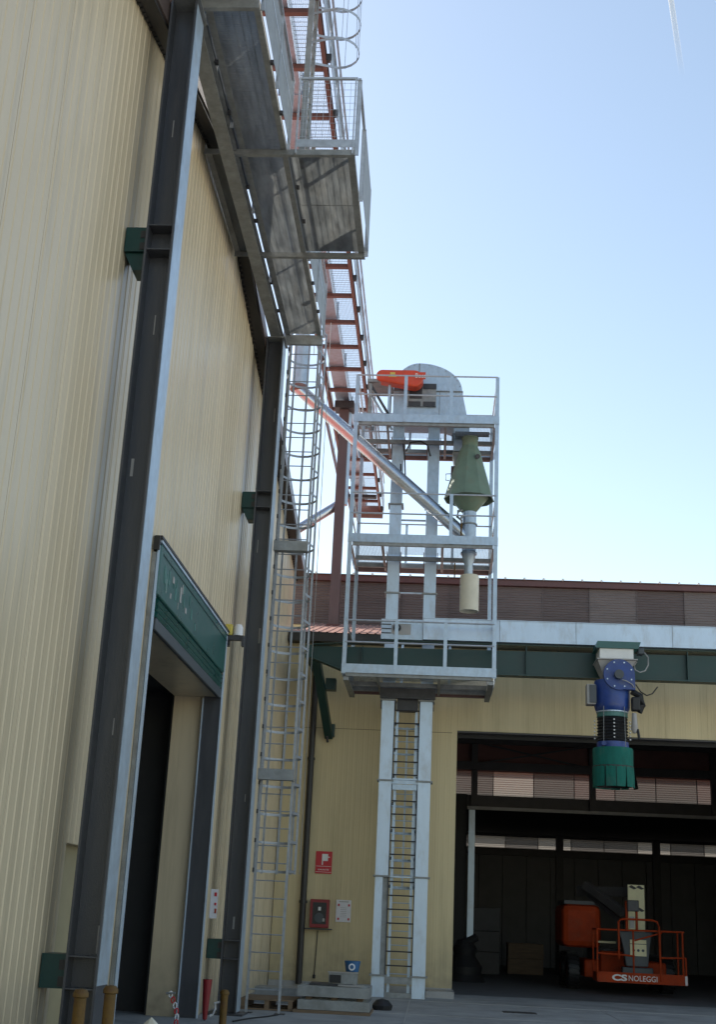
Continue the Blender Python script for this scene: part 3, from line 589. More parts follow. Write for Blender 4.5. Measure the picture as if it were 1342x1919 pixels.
MB().box(-2.62, -2.38, 29.2, 29.5, 6.68, 6.95).build('corbel_bracket', GREEN, gb); MB().bar((-2.68, 29.35, 6.8), (-2.80, 29.35, 6.75), 0.1, 0.1).build('corbel_pin', GREEN, gb)
MB().box(13.4, 13.7, 28.05, 28.34, 0, 6.945).build('end_post', GREEN, gb)

# trough conveyor
tr = thing('trough_conveyor', 'pale galvanised trough conveyor lying on the long green beam', 'conveyor', (3.8, 28.15, 7.68))
sx = [-0.34, 1.40, 3.12, 5.27, 7.4, 9.5, 11.6, 13.9]
for a, b in zip(sx[:-1], sx[1:]): MB().box(a+0.004, b-0.004, 27.95, 28.36, 7.685, 8.17).box(a+0.004, b-0.004, 27.93, 28.38, 8.171, 8.186).build('trough_section', GALVB, tr)
for a in sx[:-1]: B('section_flange', GALVD, tr, a-0.004, a+0.004, 27.94, 28.37, 7.68, 8.17)
ep = MB().box(-1.30, -0.35, 27.97, 28.34, 7.672, 8.14).build('tension_end', GALV, tr)
MB().tube((-0.93, 27.969, 7.93), (-0.93, 27.90, 7.93), 0.085, 16).build('bearing', RUBBER, ep); MB().tube((-0.93, 27.899, 7.93), (-0.93, 27.88, 7.93), 0.04, 12).build('bearing_cap', GREYP, ep)
for z in (7.78, 8.01): B('slot_rail', GREYP, ep, -1.02, -0.62, 27.955, 27.969, z, z+0.018)
for z in (7.80, 7.90, 8.0): B('louvre', DARKST, ep, -1.29, -1.07, 27.955, 27.969, z, z+0.022)
MB().box(-1.06, -0.62, 27.962, 27.969, 7.80, 8.005).build('bearing_plate', GREYP, ep)

# ------------------------------------------------------------------ service tower round the elevator
X0, X1, Y0, Y1 = -2.08, 1.26, 27.5, 29.9
tw = thing('service_tower', 'three-deck galvanised maintenance cage around the twin elevator legs', 'platform', (-0.4, 28.7, 6.8))
for x, y in ((X0, Y0), (X1, Y0), (X0+0.02, Y1), (X1-0.02, Y1)):
    w = 0.045
    MB().box(x-w, x+w, y-0.006, y+0.006, 6.76, 14.0).box(x-w if x > 0 else x+w-0.008, x-w+0.008 if x > 0 else x+w, y+0.007 if y == Y0 else y-0.09, y+0.09 if y == Y0 else y-0.007, 6.76, 14.0).build('corner_post', GALV, tw)
def tboard(x0, x1, y0, y1, z0, z1): return MB().box(x0, x1, y0, y1, z0, z1)
for z, mids in ((6.78, (-0.93, 0.17)), (9.82, (0.23,)), (12.80, (-0.92, 0.17))):
    tboard(X0-0.045, X1+0.045, Y0-0.02, Y0-0.008, z, z+0.2).build('toe_board', GALV, tw)
    tboard(X0-0.04, X1+0.04, Y1+0.008, Y1+0.02, z, z+0.2).build('toe_board', GALV, tw)
    for x in (X0-0.052, X1+0.046): tboard(x, x+0.006, Y0, Y1, z, z+0.2).build('toe_board', GALV, tw)
    # under frame
    for y in (Y0+0.02, 28.72, 29.38, Y1-0.09): MB().box(X0+0.06, X1-0.06, y, y+(0.07 if y < 29.5 else 0.085), z-0.07, z-0.062).box(X0+0.06, X1-0.06, y, y+0.007, z-0.061, z+0.03).build('floor_joist', GALVD if y < 29.5 else ORANGE, tw)  # rear joist carries the painted roof bounce
    for x in (X0+0.0, -1.36, 0.02, X1-0.06): MB().box(x, x+0.06, Y0+0.1, Y1-0.1, z-0.061, z-0.053).box(x, x+0.006, Y0+0.1, Y1-0.1, z-0.052, z+0.028).build('floor_joist', GALVD, tw)
    for (a, b, c, d) in ((X0+0.05, X1-0.05, Y0+0.03, 28.70), (X0+0.05, X1-0.05, 29.45, Y1-0.03), (X0+0.05, -1.32, 28.72, 29.43), (0.02, X1-0.05, 28.72, 29.43)):
        tag(grating(a, b, c, d, z+0.035, 'y', 0.034, 0.03, 0.003, 0.07).build('deck_grating', GRATE, tw, fix=False), kind='stuff')
    for h in (1.20, 0.70):
        zz = z+h
        for y in (Y0, Y1): MB().tube((X0, y, zz), (X1, y, zz), 0.02, 8).build('guard_rail', RAILM, tw)
        for x in (X0, X1): MB().tube((x, Y0, zz), (x, Y1, zz), 0.02, 8).build('guard_rail', RAILM, tw)
    for x in mids: MB().box(x-0.04, x+0.04, Y0-0.034, Y0-0.022, z, z+1.2).build('railing_post', GALV, tw)
    for x in (-0.85, 0.3): MB().box(x-0.03, x+0.03, Y1+0.022, Y1+0.03, z, z+1.2).build('railing_post', GALV, tw)
    for x in (X0-0.06, X1+0.054): MB().box(x, x+0.006, 28.7, 28.76, z, z+1.2).build('railing_post', GALV, tw)
for x in (X0, X1-0.12): B('deck_channel', GALVD, tw, x, x+0.12, Y0+0.05, Y1-0.05, 6.62, 6.70)
MB().box(-1.30, -0.02, 28.70, 28.78, 6.45, 6.69).build('saddle_beam', DARKST, tw)
MB().box(-0.9, -0.42, 28.9, 29.2, 6.2, 6.5).build('saddle_box', DARKST, tw)

# ------------------------------------------------------------------ bucket elevator
be = thing('bucket_elevator', 'twin-leg galvanised bucket elevator with a domed head and red drive guard', 'elevator', (-0.66, 29.05, 0))
joints = [0.44, 2.51, 4.60, 6.43, 8.98, 11.2, 13.25]
for lx0, lx1 in ((-1.25, -0.965), (-0.365, -0.08)):
    for k, (a, b) in enumerate(zip(joints[:-1], joints[1:])):
        if k == 0 and lx0 < -1: MB().box(lx0, lx0+0.17, 28.85, 29.2, a+0.02, b-0.02).build('trunk_section', GALVB, be); MB().box(lx0+0.171, lx1, 28.93, 29.2, a+0.02, b-0.02).build('inspection_plate', GALVD, be); continue
        MB().box(lx0, lx1, 28.85, 29.2, a+0.02, b-0.02).build('trunk_section', GALVB if a < 9 else GALV, be)
    for z in joints[:-1]: MB().box(lx0-0.045, lx1+0.045, 28.81, 29.24, z-0.018, z+0.018).build('trunk_flange', GALVD, be)
    MB().box(lx0, lx1, 28.86, 29.2, 0.0, 0.42).build('boot', GALVB, be)
    for z in (6.25, 9.55, 12.5): 
        for x in (lx0-0.03, lx1+0.012): MB().box(x, x+0.018, 28.84, 29.2, z, z+0.45).build('side_cleat', ORANGE if z > 9 else DARKST, be)
MB().box(-0.96, -0.37, 28.9, 29.0, 0.0, 0.10).build('boot_crosspiece', GALVD, be); MB().box(-0.96, -0.37, 28.86, 28.95, 0.28, 0.42).build('boot_crosspiece', GALVD, be)
MB().box(-0.96, -0.37, 28.88, 28.90, 4.62, 4.66).box(-0.96, -0.37, 28.88, 28.90, 4.40, 4.52).box(-0.96, -0.37, 28.87, 28.875, 4.53, 4.61).build('leg_spacer', GALV, be)
for z in (2.49, 8.98, 10.8): MB().box(-0.96, -0.37, 28.88, 28.95, z, z+0.03).build('leg_spacer', GALV, be)
# head
c = (-0.63, 14.1); pts = []
for k in range(13): a = math.pi-math.pi/2*k/12; pts.append((c[0]+0.63*math.cos(a), c[1]+0.74*math.sin(a)))
for k in range(1, 13): a = math.pi/2-math.pi/2*k/12; pts.append((c[0]+1.07*math.cos(a), c[1]+0.74*math.sin(a)))
MB().prism(pts, 'y', 28.60, 29.32).build('head_hood', GALV, be)
MB().prism([(-1.26, 14.085), (0.44, 14.085), (0.56, 13.5), (0.64, 13.16), (0.27, 13.16), (-0.05, 13.27), (-1.26, 13.27)], 'y', 28.61, 29.31).build('head_casing', GALV, be)
MB().box(-1.28, 0.46, 28.57, 29.34, 14.078, 14.098).build('head_flange', GALVD, be)
MB().box(-0.645, -0.625, 28.585, 28.60, 14.11, 14.83).build('hood_seam', GALVD, be)
MB().box(0.26, 0.64, 28.65, 29.3, 12.55, 13.15).build('spout', GALV, be)
MB().prism([(0.24, 12.54), (0.66, 12.54), (0.60, 12.0), (0.34, 12.0)], 'y', 28.7, 29.2).build('spout_reducer', GALVD, be)
for z in (12.96, 12.1): MB().box(0.21, 0.69, 28.6, 29.3, z, z+0.03).build('spout_flange', DARKST, be)
MB().path([(0.47, 28.95, 12.0), (0.47, 28.93, 11.7), (0.52, 28.85, 11.4), (0.6, 28.7, 11.1)], 0.15, 12).build('spout_elbow', GALV, be, smooth=True)
MB().box(0.28, 1.12, 28.42, 28.60, 12.90, 12.96).build('slide_gate', DARKST, be)
# bearing plates with slots
MB().box(-0.95, -0.20, 28.55, 28.605, 13.66, 14.22).build('bearing_plate', GALVD, be)
for (a, b, cc, d) in ((-0.86, -0.55, 13.86, 14.16), (-0.55+0.02, -0.2, 14.12, 14.26), (-0.88, -0.58, 13.66, 13.78), (-0.52, -0.22, 13.66, 13.78)): B('slot', DARKST, be, a, b, 28.53, 28.549, cc, d)
mb = MB()
for k in range(22): mb.tube((-1.22+k*0.076, 28.568, 14.088), (-1.22+k*0.076, 28.555, 14.088), 0.012, 6)
for k in range(13):
    a = math.pi*(0.06+0.88*k/12); r_ = 0.59 if a > math.pi/2 else 1.03; mb.tube((c[0]+r_*math.cos(a), 28.6, c[1]+0.70*math.sin(a)), (c[0]+r_*math.cos(a), 28.588, c[1]+0.70*math.sin(a)), 0.012, 6)
tag(mb.build('bolt_row', GALVD, be, fix=False), kind='stuff')
for x in (-0.12, 0.18): MB().box(x, x+0.015, 28.6, 28.608, 13.3, 14.07).build('casing_stiffener', GALVD, be)
# red guard: hull of two circles
def hull(c1, r1, c2, r2, n=14):
    out = []
    for k in range(n+1): a = math.pi/2+math.pi*k/n; out.append((c1[0]+r1*math.cos(a), c1[1]+r1*math.sin(a)))
    for k in range(n+1): a = -math.pi/2+math.pi*k/n; out.append((c2[0]+r2*math.cos(a), c2[1]+r2*math.sin(a)))
    return out
dg = MB().prism(hull((-1.53, 14.29), 0.155, (-0.75, 14.22), 0.225), 'y', 28.12, 28.45).build('drive_guard', REDPLAST, be, bevel=0.045)
B('emblem', YELLOW, dg, -1.34, -1.22, 28.108, 28.118, 14.30, 14.36); B('emblem', YELLOW, dg, -1.38, -1.18, 28.108, 28.118, 14.24, 14.295)
B('name_plate', REDPLAST, dg, -0.74, -0.47, 28.115, 28.119, 14.19, 14.38); text_mesh('lettering', 'Boss', WHITE, dg, (-0.73, 28.112, 14.23), 0.17, 0.002, 0.25)
MB().tube((-1.54, 28.46, 14.38), (-1.54, 29.05, 14.38), 0.15, 14).build('motor', DARKST, be, smooth=True)
MB().box(-1.90, -1.27, 28.2, 29.1, 14.14, 14.22).build('motor_table', GALVD, be)
MB().box(-1.86, -1.78, 28.25, 28.33, 12.95, 14.13).build('motor_leg', GALVD, be)
for y in (28.3, 29.0): MB().bar((-1.82, y, 14.1), (-1.28, y, 13.2), 0.06, 0.06).build('motor_strut', GALV if y > 28.5 else DARKST, be); MB().bar((-1.35, y, 14.1), (-1.35, y, 13.25), 0.06, 0.06).build('motor_strut', GALV, be)
# cables hanging at the top deck
MB().path([(-0.98+0.0, 28.75, 12.75), (-0.93, 28.7, 12.4), (-0.9, 28.7, 11.9), (-0.95, 28.7, 11.7), (-1.0, 28.72, 11.75), (-1.02, 28.74, 12.2)], 0.018, 6).build('cable', RUBBER, be, smooth=True)
MB().path([(-0.9, 28.65, 12.5), (-0.8, 28.62, 12.72), (-0.55, 28.6, 12.76), (-0.38, 28.62, 12.66), (-0.3, 28.68, 12.4)], 0.02, 6).build('cable', RUBBER, be, smooth=True)
# ladder between the legs
l3 = caged_ladder('galvanised caged ladder fixed between the two legs of the bucket elevator', -0.885, -0.445, 28.98, 0.1, 6.4, 2.3, 0.295, 0.6, 1, 0.06, GALV)
mb = MB()
for k in range(20): pass
for i in range(20): MB().tube((-0.965, 28.9, 0.65+i*0.292), (-0.365, 28.9, 0.65+i*0.292), 0.016, 6).build('step_bar', DARKST, l3)
for x in (-0.955, -0.375): MB().box(x-0.012, x+0.012, 28.88, 28.895, 0.45, 6.4).build('bar_strip', DARKST, l3)

# ------------------------------------------------------------------ green cone filter and spout under it
cn = thing('cone_separator', 'olive green faceted cone with a flared skirt hanging inside the tower', 'separator', (0.65, 28.25, 11))
cx, cy = 0.65, 28.25
MB().lathe((cx, cy), [(0.0, 12.73), (0.205, 12.73), (0.205, 12.70), (0.19, 12.69), (0.19, 12.45)], 20).build('cap', CONE, cn, smooth=True)
MB().lathe((cx, cy), [(0.19, 12.5), (0.25, 12.38), (0.58, 11.22), (0.605, 11.15), (0.58, 11.15), (0.545, 11.24), (0.25, 12.2)], 10, 0.12).build('cone_shell', CONE, cn)
MB().lathe((cx, cy), [(0.50, 11.36), (0.46, 11.2), (0.17, 10.84), (0.14, 10.84)], 16).build('inner_cone', CONE, cn, smooth=True)
MB().tube((cx+0.16, cy-0.2, 12.18), (cx+0.18, cy-0.36, 12.13), 0.06, 10).build('side_port', DARKST, cn)
MB().path([(cx-0.48, cy-0.08, 11.6), (cx-0.56, cy-0.1, 11.6), (cx-0.56, cy-0.1, 11.76), (cx-0.43, cy-0.06, 11.78)], 0.012, 6).build('handle', GREYP, cn)
ds = thing('discharge_spout', 'grey discharge spout ending in a cream sleeve below the green cone', 'spout', (cx+0.02, cy, 9))
MB().lathe((cx+0.02, cy), [(0.162, 10.84), (0.162, 9.85), (0.19, 9.85), (0.19, 9.80), (0.162, 9.80), (0.15, 9.72), (0.10, 9.55), (0.10, 9.15)], 18).build('pipe', GALV, ds, smooth=True)
MB().lathe((cx+0.02, cy), [(0.19, 10.55), (0.19, 10.52), (0.162, 10.52)], 18).build('clamp_ring', GALVD, ds)
MB().lathe((cx+0.05, cy), [(0.10, 9.30), (0.215, 9.29), (0.22, 9.26), (0.222, 8.44), (0.210, 8.44), (0.205, 9.25)], 24).build('cream_sleeve', CREAMPIPE, ds, smooth=True)
MB().path([(cx-0.16, cy-0.1, 10.86), (cx-0.25, cy-0.14, 10.82), (cx-0.27, cy-0.15, 10.68), (cx-0.2, cy-0.14, 10.62), (cx-0.14, cy-0.12, 10.72)], 0.035, 8).build('valve_elbow', GALVD, ds, smooth=True)
MB().tube((cx-0.17, cy-0.13, 10.62), (cx-0.17, cy-0.13, 10.2), 0.02, 6).build('valve_stem', RUSTY, ds)
MB().tube((cx-0.30, cy+0.1, 9.62), (cx-0.30, cy+0.1, 9.25), 0.015, 6).build('hanger_rod', RUSTY, ds)

# diagonal chutes
ch = thing('diagonal_chute', 'long round galvanised chute slanting from the catwalk down into the tower', 'chute', (-1.5, 28.3, 12))
MB().tube((-3.63, 28.3, 13.98), (0.62, 28.28, 10.22), 0.155, 20).build('chute_pipe', GALVP, ch, smooth=True)
T('drop_pipe', GALV, ch, (-3.60, 28.3, 13.92), (-3.60, 28.3, 16.1), 0.2, 18)
MB().lathe((-3.60, 28.3), [(0.205, 14.02), (0.225, 14.02), (0.225, 13.92), (0.18, 13.88), (0, 13.86)], 18).build('pipe_boot', ORANGE, ch)
c2 = thing('short_chute', 'shorter round chute running from the catwalk end down towards the warehouse roof', 'chute', (-3.5, 33.8, 12))
MB().tube((-2.85, 34.2, 13.0), (-4.8, 33.4, 11.36), 0.14, 16).build('chute_pipe', GALVP, c2, smooth=True); MB().tube((-2.85, 34.2, 12.9), (-2.85, 34.2, 16.1), 0.14, 14).build('drop_pipe', GALV, c2, smooth=True)
dc = thing('roof_duct', 'pale round duct crossing above the warehouse gable at the top edge', 'duct', (-4.2, 14.6, 14))
MB().tube((-3.0, 13.6, 15.9), (-6.2, 15.9, 12.9), 0.24, 18).build('duct_pipe', CREAMPIPE, dc, smooth=True)

# ------------------------------------------------------------------ loading spout under the trough
ux, uy = 3.84, 27.55
ls = thing('loading_spout', 'blue and teal telescopic loading spout hanging in front of the hall opening', 'loading spout', (ux, uy, 4.5))
MB().prism([(3.46, 7.47), (4.38, 7.47), (4.44, 7.62), (3.50, 7.62)], 'y', 27.2, 27.92).build('top_flange', DOORG, ls)
MB().box(3.55, 4.28, 27.24, 27.9, 7.24, 7.465).build('collar_box', WHITE, ls); MB().box(3.48, 4.36, 27.16, 27.92, 7.21, 7.235).build('lower_flange', GREYP, ls)
MB().add([(3.50,27.2,7.205),(4.34,27.2,7.205),(4.34,27.9,7.205),(3.50,27.9,7.205),(3.66,27.35,6.8),(4.05,27.35,6.8),(4.05,27.75,6.8),(3.66,27.75,6.8)], [(0,1,5,4),(1,2,6,5),(2,3,7,6),(3,0,4,7),(4,5,6,7)]).build('hopper', GREYP, ls)
fan = MB().tube((3.95, 27.30, 6.88), (3.95, 27.13, 6.88), 0.335, 32).build('fan_housing', BLUE, ls, smooth=True)
MB().prism([(4.0, 6.88), (4.285, 6.88), (4.29, 6.56), (4.0, 6.56)], 'y', 27.14, 27.3).build('fan_outlet', BLUE, fan)
MB().tube((3.93, 27.13, 6.86), (3.93, 26.98, 6.86), 0.10, 16).build('fan_motor', DGREY, fan, smooth=True)
for k in range(8):
    a = 2*math.pi*(k+0.5)/8; MB().tube((3.95+0.28*math.cos(a), 27.129, 6.88+0.28*math.sin(a)), (3.95+0.28*math.cos(a), 27.115, 6.88+0.28*math.sin(a)), 0.018, 6).build('bolt', GALVB, fan)
MB().lathe((ux, uy), [(0.0, 6.80), (0.36, 6.80), (0.385, 6.76), (0.385, 6.22), (0.37, 6.17), (0.34, 6.12), (0.0, 6.12)], 28).build('filter_body', BLUE, ls, smooth=True)
MB().lathe((ux, uy), [(0.35, 6.118), (0.35, 6.10), (0.335, 6.09)], 28).build('steel_ring', GALVB, ls); MB().lathe((ux, uy), [(0.33, 6.09), (0.335, 6.0), (0.32, 5.99)], 28).build('teal_ring', TEALRING, ls)
prof = []
for k in range(8): z = 5.99-k*0.066; prof += [(0.305, z), (0.335, z-0.033)]
prof += [(0.305, 5.462)]
MB().lathe((ux, uy), prof, 28).build('bellows', RUBBER, ls)
for a in (-math.pi/2-0.03, math.pi*0.98, 0.02):
    rr = 0.345 if a < -1 else 0.38
    for k in range(6): MB().lathe((ux+rr*math.cos(a), uy+rr*math.sin(a)), [(0, 5.915-k*0.076+0.022), (0.02, 5.915-k*0.076+0.008), (0.02, 5.915-k*0.076-0.008), (0, 5.915-k*0.076-0.022)], 8).build('cord_eyelet', WHITE, ls, smooth=True)
MB().lathe((ux, uy), [(0.0, 5.46), (0.34, 5.46), (0.345, 5.33), (0.0, 5.33)], 28).build('blue_ring', BLUE, ls, smooth=True)
MB().tube((ux-0.22, uy-0.30, 5.39), (ux-0.24, uy-0.40, 5.39), 0.05, 10).build('lifting_lug', BLUE, ls)
MB().lathe((ux, uy), [(0.35, 5.335), (0.42, 5.33), (0.435, 5.28), (0.43, 4.93)], 26).build('canvas_skirt', TEAL, ls, smooth=True)
MB().lathe((ux, uy), [(0.436, 4.945), (0.44, 4.935), (0.436, 4.90)], 26).build('strap', BLACK, ls)
for k in range(12):
    a0 = 2*math.pi*k/12+0.03+random.uniform(-.02, .02); a1 = a0+2*math.pi/12-0.035; mb = MB(); vs = []; nn = 5
    fl = random.uniform(-0.012, 0.02)+(0.10 if k == 0 else 0)
    for i in range(nn+1):
        a = a0+(a1-a0)*i/nn; b = 0.006*math.sin(i*2.1+k)
        vs += [(ux+0.437*math.cos(a), uy+0.437*math.sin(a), 4.925), (ux+(0.442+fl*0.5+b)*math.cos(a), uy+(0.442+fl*0.5+b)*math.sin(a), 4.72), (ux+(0.435+fl-b)*math.cos(a), uy+(0.435+fl-b)*math.sin(a), 4.50)]
    fs = []
    for i in range(nn): fs += [(3*i, 3*i+3, 3*i+4, 3*i+1), (3*i+1, 3*i+4, 3*i+5, 3*i+2)]
    mb.add(vs, fs).build('skirt_flap', TEAL if k else RUBBER, ls, smooth=True)
MB().lathe((ux, uy), [(0.415, 4.92), (0.405, 4.53)], 24).build('skirt_liner', RUBBER, ls)
for a in (0.9, 2.2, 4.1, 5.3): T('hanger_cable', GALVD, ls, (ux+0.39*math.cos(a), uy+0.39*math.sin(a), 6.2), (ux+0.41*math.cos(a), uy+0.41*math.sin(a), 5.33), 0.008, 5)
MB().box(3.27, 3.46, 27.3, 27.6, 6.24, 6.68).build('control_box', GREYP, ls, bevel=0.01); B('control_door', DGREY, ls, 3.33, 3.47, 27.27, 27.295, 6.27, 6.66)
MB().path([(4.24, 27.35, 6.55), (4.42, 27.3, 6.45), (4.46, 27.3, 6.25), (4.38, 27.3, 6.1)], 0.07, 9).build('gear_motor', RUBBER, ls, smooth=True); MB().box(4.22, 4.40, 27.2, 27.4, 6.12, 6.42).build('motor_box', RUBBER, ls, bevel=0.03)
MB().lathe((4.27, 27.25), [(0.0, 6.08), (0.05, 6.06), (0.06, 5.9), (0.075, 5.72), (0.04, 5.64), (0, 5.63)], 12).build('counterweight', GREYP, ls, smooth=True); T('hook_rod', RUBBER, ls, (4.33, 27.22, 5.72), (4.36, 27.2, 5.5), 0.03, 8)
MB().box(4.42, 4.56, 27.5, 27.75, 7.42, 7.56).build('junction_box', DGREY, ls, bevel=0.02)
MB().path([(4.56, 27.5, 7.45), (4.63, 27.45, 7.34), (4.62, 27.4, 7.16), (4.54, 27.35, 7.02), (4.42, 27.3, 6.97), (4.32, 27.3, 7.02), (4.30, 27.3, 7.12), (4.36, 27.3, 7.2)], 0.014, 6).build('cable', GREYP, ls, smooth=True)
MB().path([(4.34, 27.4, 6.72), (4.46, 27.5, 6.58), (4.62, 27.7, 6.54), (4.78, 27.9, 6.62), (4.92, 28.04, 6.8)], 0.014, 6).build('cable', RUBBER, ls, smooth=True)
MB().path([(4.0, 27.05, 6.75), (4.1, 27.05, 6.72), (4.22, 27.1, 6.66), (4.26, 27.12, 6.6)], 0.01, 6).build('cable', GREYP, ls, smooth=True)

# ------------------------------------------------------------------ wall fittings
YF = YH-0.012
s1 = thing('fire_hose_sign', 'square red sign with a white fire hose pictogram high on the hall wall', 'sign', (-2.55, YF, 2.55))
B('board', REDSIGN, s1, -2.75, -2.36, YF-0.012, YF, 2.55, 3.06)
B('hose_picture', WHITE, s1, -2.60, -2.46, YF-0.016, YF-0.013, 2.84, 3.0); B('hose_picture', WHITE, s1, -2.60, -2.575, YF-0.016, YF-0.013, 2.75, 2.838); B('hose_picture', WHITE, s1, -2.455, -2.42, YF-0.016, YF-0.013, 2.92, 2.94)
text_mesh('lettering', 'IDRANTE', WHITE, s1, (-2.69, YF-0.014, 2.625), 0.05, 0.001, 0.26); B('rule', WHITE, s1, -2.74, -2.37, YF-0.015, YF-0.013, 2.585, 2.592); B('rule', WHITE, s1, -2.73, -2.38, YF-0.015, YF-0.013, 2.715, 2.722)
hc = thing('hose_cabinet', 'dark red fire hose cabinet with a glass front below the square red sign', 'hose cabinet', (-2.58, YF, 1.3))
MB().box(-2.80, -2.36, YF-0.2, YF, 1.34, 1.97).build('cabinet', DRED, hc, bevel=0.01); B('glass', BLACK, hc, -2.74, -2.42, YF-0.208, YF-0.202, 1.42, 1.90)
B('valve', WHITE, hc, -2.61, -2.55, YF-0.214, YF-0.209, 1.72, 1.80); MB().tube((-2.58, YF-0.209, 1.56), (-2.58, YF-0.216, 1.56), 0.11, 18).build('hose_reel', DGREY, hc); B('brass_nozzle', GREYP, hc, -2.50, -2.45, YF-0.22, YF-0.217, 1.48, 1.55)
B('shelf', DARKST, hc, -2.90, -2.28, YF-0.24, YF, 1.30, 1.325)
pc = thing('hanging_cable', 'thin black cable with a plug hanging below the hose cabinet', 'cable', (-2.6, YF-0.05, 0.3))
MB().path([(-2.61, YF-0.05, 1.28), (-2.62, YF-0.05, 0.9), (-2.635, YF-0.05, 0.5), (-2.64, YF-0.05, 0.3)], 0.011, 6).build('lead', RUBBER, pc); MB().tube((-2.64, YF-0.05, 0.31), (-2.64, YF-0.05, 0.23), 0.03, 8).build('plug', RUBBER, pc)
n2 = thing('wall_notice', 'white paper notice with red corner marks right of the hose cabinet', 'notice', (-2.03, YF, 1.5))
B('sheet', PAPER, n2, -2.21, -1.86, YF-0.008, YF, 1.49, 1.98)
for x in (-2.17, -1.93):
    for z in (1.53, 1.84): B('corner_mark', REDSIGN, n2, x, x+0.04, YF-0.011, YF-0.0085, z, z+0.05)
for k in range(6): B('print_line', GREYP, n2, -2.11, -1.96, YF-0.0105, YF-0.0085, 1.60+k*0.04, 1.608+k*0.04)
B('print_line', GREYP, n2, -2.15, -1.92, YF-0.0105, YF-0.0085, 1.93, 1.95)

# ------------------------------------------------------------------ pallets and things on them
pg = thing('grating_pallet', 'two stacked galvanised floor frames on a timber skid by the elevator foot', 'metal frames', (-1.65, 23.7, 0))
B('timber_skid', WOOD, pg, -2.35, -1.00, 23.25, 24.5, 0.0, 0.05)
for z, dx in ((0.055, 0.0), (0.27, -0.015)):
    fr = MB(); a, b, c_, d_ = -2.28+dx, -1.02+dx, 23.3, 24.5; h = 0.16 if z < 0.1 else 0.17
    fr.box(a, b, c_, c_+0.02, z, z+h).box(a, b, d_-0.02, d_, z, z+h).box(a, a+0.02, c_+0.021, d_-0.021, z, z+h).box(b-0.02, b, c_+0.021, d_-0.021, z, z+h); fr.build('floor_frame', GALVD, pg)
    tag(grating(a+0.025, b-0.025, c_+0.025, d_-0.025, z+h-0.035, 'x', 0.04, 0.03, 0.005, 0.1).build('frame_grating', GRATE, pg, fix=False), kind='stuff')
for x in (-2.1, -1.65, -1.2): B('spacer', WOOD, pg, x-0.05, x+0.05, 23.4, 24.4, 0.217, 0.268)
pt = thing('steel_plate', 'dark flat plate lying on the stacked galvanised frames', 'plate', (-1.7, 23.8, 0.445))
B('plate', DARKST, pt, -2.12, -1.35, 23.6, 24.2, 0.445, 0.475)
bx = thing('parts_box', 'open grey parts box with a white lid edge on the stacked frames', 'box', (-1.5, 23.8, 0.48))
MB().box(-1.78, -1.28, 23.65, 24.0, 0.48, 0.50).box(-1.78, -1.28, 23.65, 23.67, 0.501, 0.66).box(-1.78, -1.28, 23.98, 24.0, 0.501, 0.66).box(-1.78, -1.76, 23.671, 23.979, 0.501, 0.66).box(-1.30, -1.28, 23.671, 23.979, 0.501, 0.66).build('tray', GALVD, bx)
B('lid', GREYP, bx, -1.80, -1.26, 23.63, 23.72, 0.662, 0.68); B('dark_roll', RUBBER, bx, -1.76, -1.56, 23.60, 23.645, 0.50, 0.63); B('rag', GREYP, bx, -1.6, -1.15, 23.5, 23.6, 0.447, 0.475)
bk = thing('blue_bucket', 'blue bucket with a white round emblem standing on the parts box', 'bucket', (-1.38, 23.85, 0.68))
MB().lathe((-1.38, 23.86), [(0.135, 0.87), (0.145, 0.87), (0.145, 0.85), (0.115, 0.685), (0.0, 0.685)], 20).build('pail', BUCKB, bk, smooth=True)
MB().tube((-1.38, 23.735, 0.77), (-1.38, 23.715, 0.77), 0.06, 16).build('emblem', PLASTICW, bk); MB().tube((-1.38, 23.714, 0.77), (-1.38, 23.708, 0.77), 0.035, 14).build('emblem_centre', BUCKB, bk)
wp = thing('wooden_pallet', 'dark wooden pallet lying behind the foot of the tall caged ladder', 'pallet', (-2.8, 24, 0))
for k in range(7): B('deck_board', WOOD, wp, -3.3, -2.35, 23.35+k*0.17, 23.47+k*0.17, 0.16, 0.185)
for x in (-3.28, -2.87, -2.45): B('stringer_board', WOOD, wp, x, x+0.08, 23.36, 24.5, 0.03, 0.158)
for y in (23.36, 23.9, 24.4): B('bottom_board', WOOD, wp, -3.3, -2.35, y, y+0.1, 0.004, 0.028)
sc = thing('floor_frame_offcut', 'low galvanised frame leaning behind the wooden pallet', 'metal frame', (-2.8, 25.2, 0))
B('frame_front', GALVD, sc, -3.3, -2.2, 25.2, 25.24, 0.0, 0.28); B('frame_top', GALVD, sc, -3.3, -2.2, 25.241, 25.9, 0.24, 0.28)
rg = thing('black_bag', 'small black bag between the galvanised frames and the elevator foot', 'bag', (-0.9, 25.2, 0))
MB().lathe((-0.86, 25.0), [(0, 0.2), (0.12, 0.17), (0.2, 0.08), (0.18, 0.0), (0, 0)], 9).build('sack', RUBBER, rg, smooth=True)
cb = thing('ground_cable', 'black cable lying on the concrete towards the ladder foot', 'cable', (-2.6, 21.5, 0))
MB().path([(-2.5, 22.4, 0.012), (-2.62, 21.9, 0.012), (-2.85, 21.3, 0.012), (-3.0, 20.6, 0.012)], 0.012, 6).build('lead', RUBBER, cb, smooth=True)

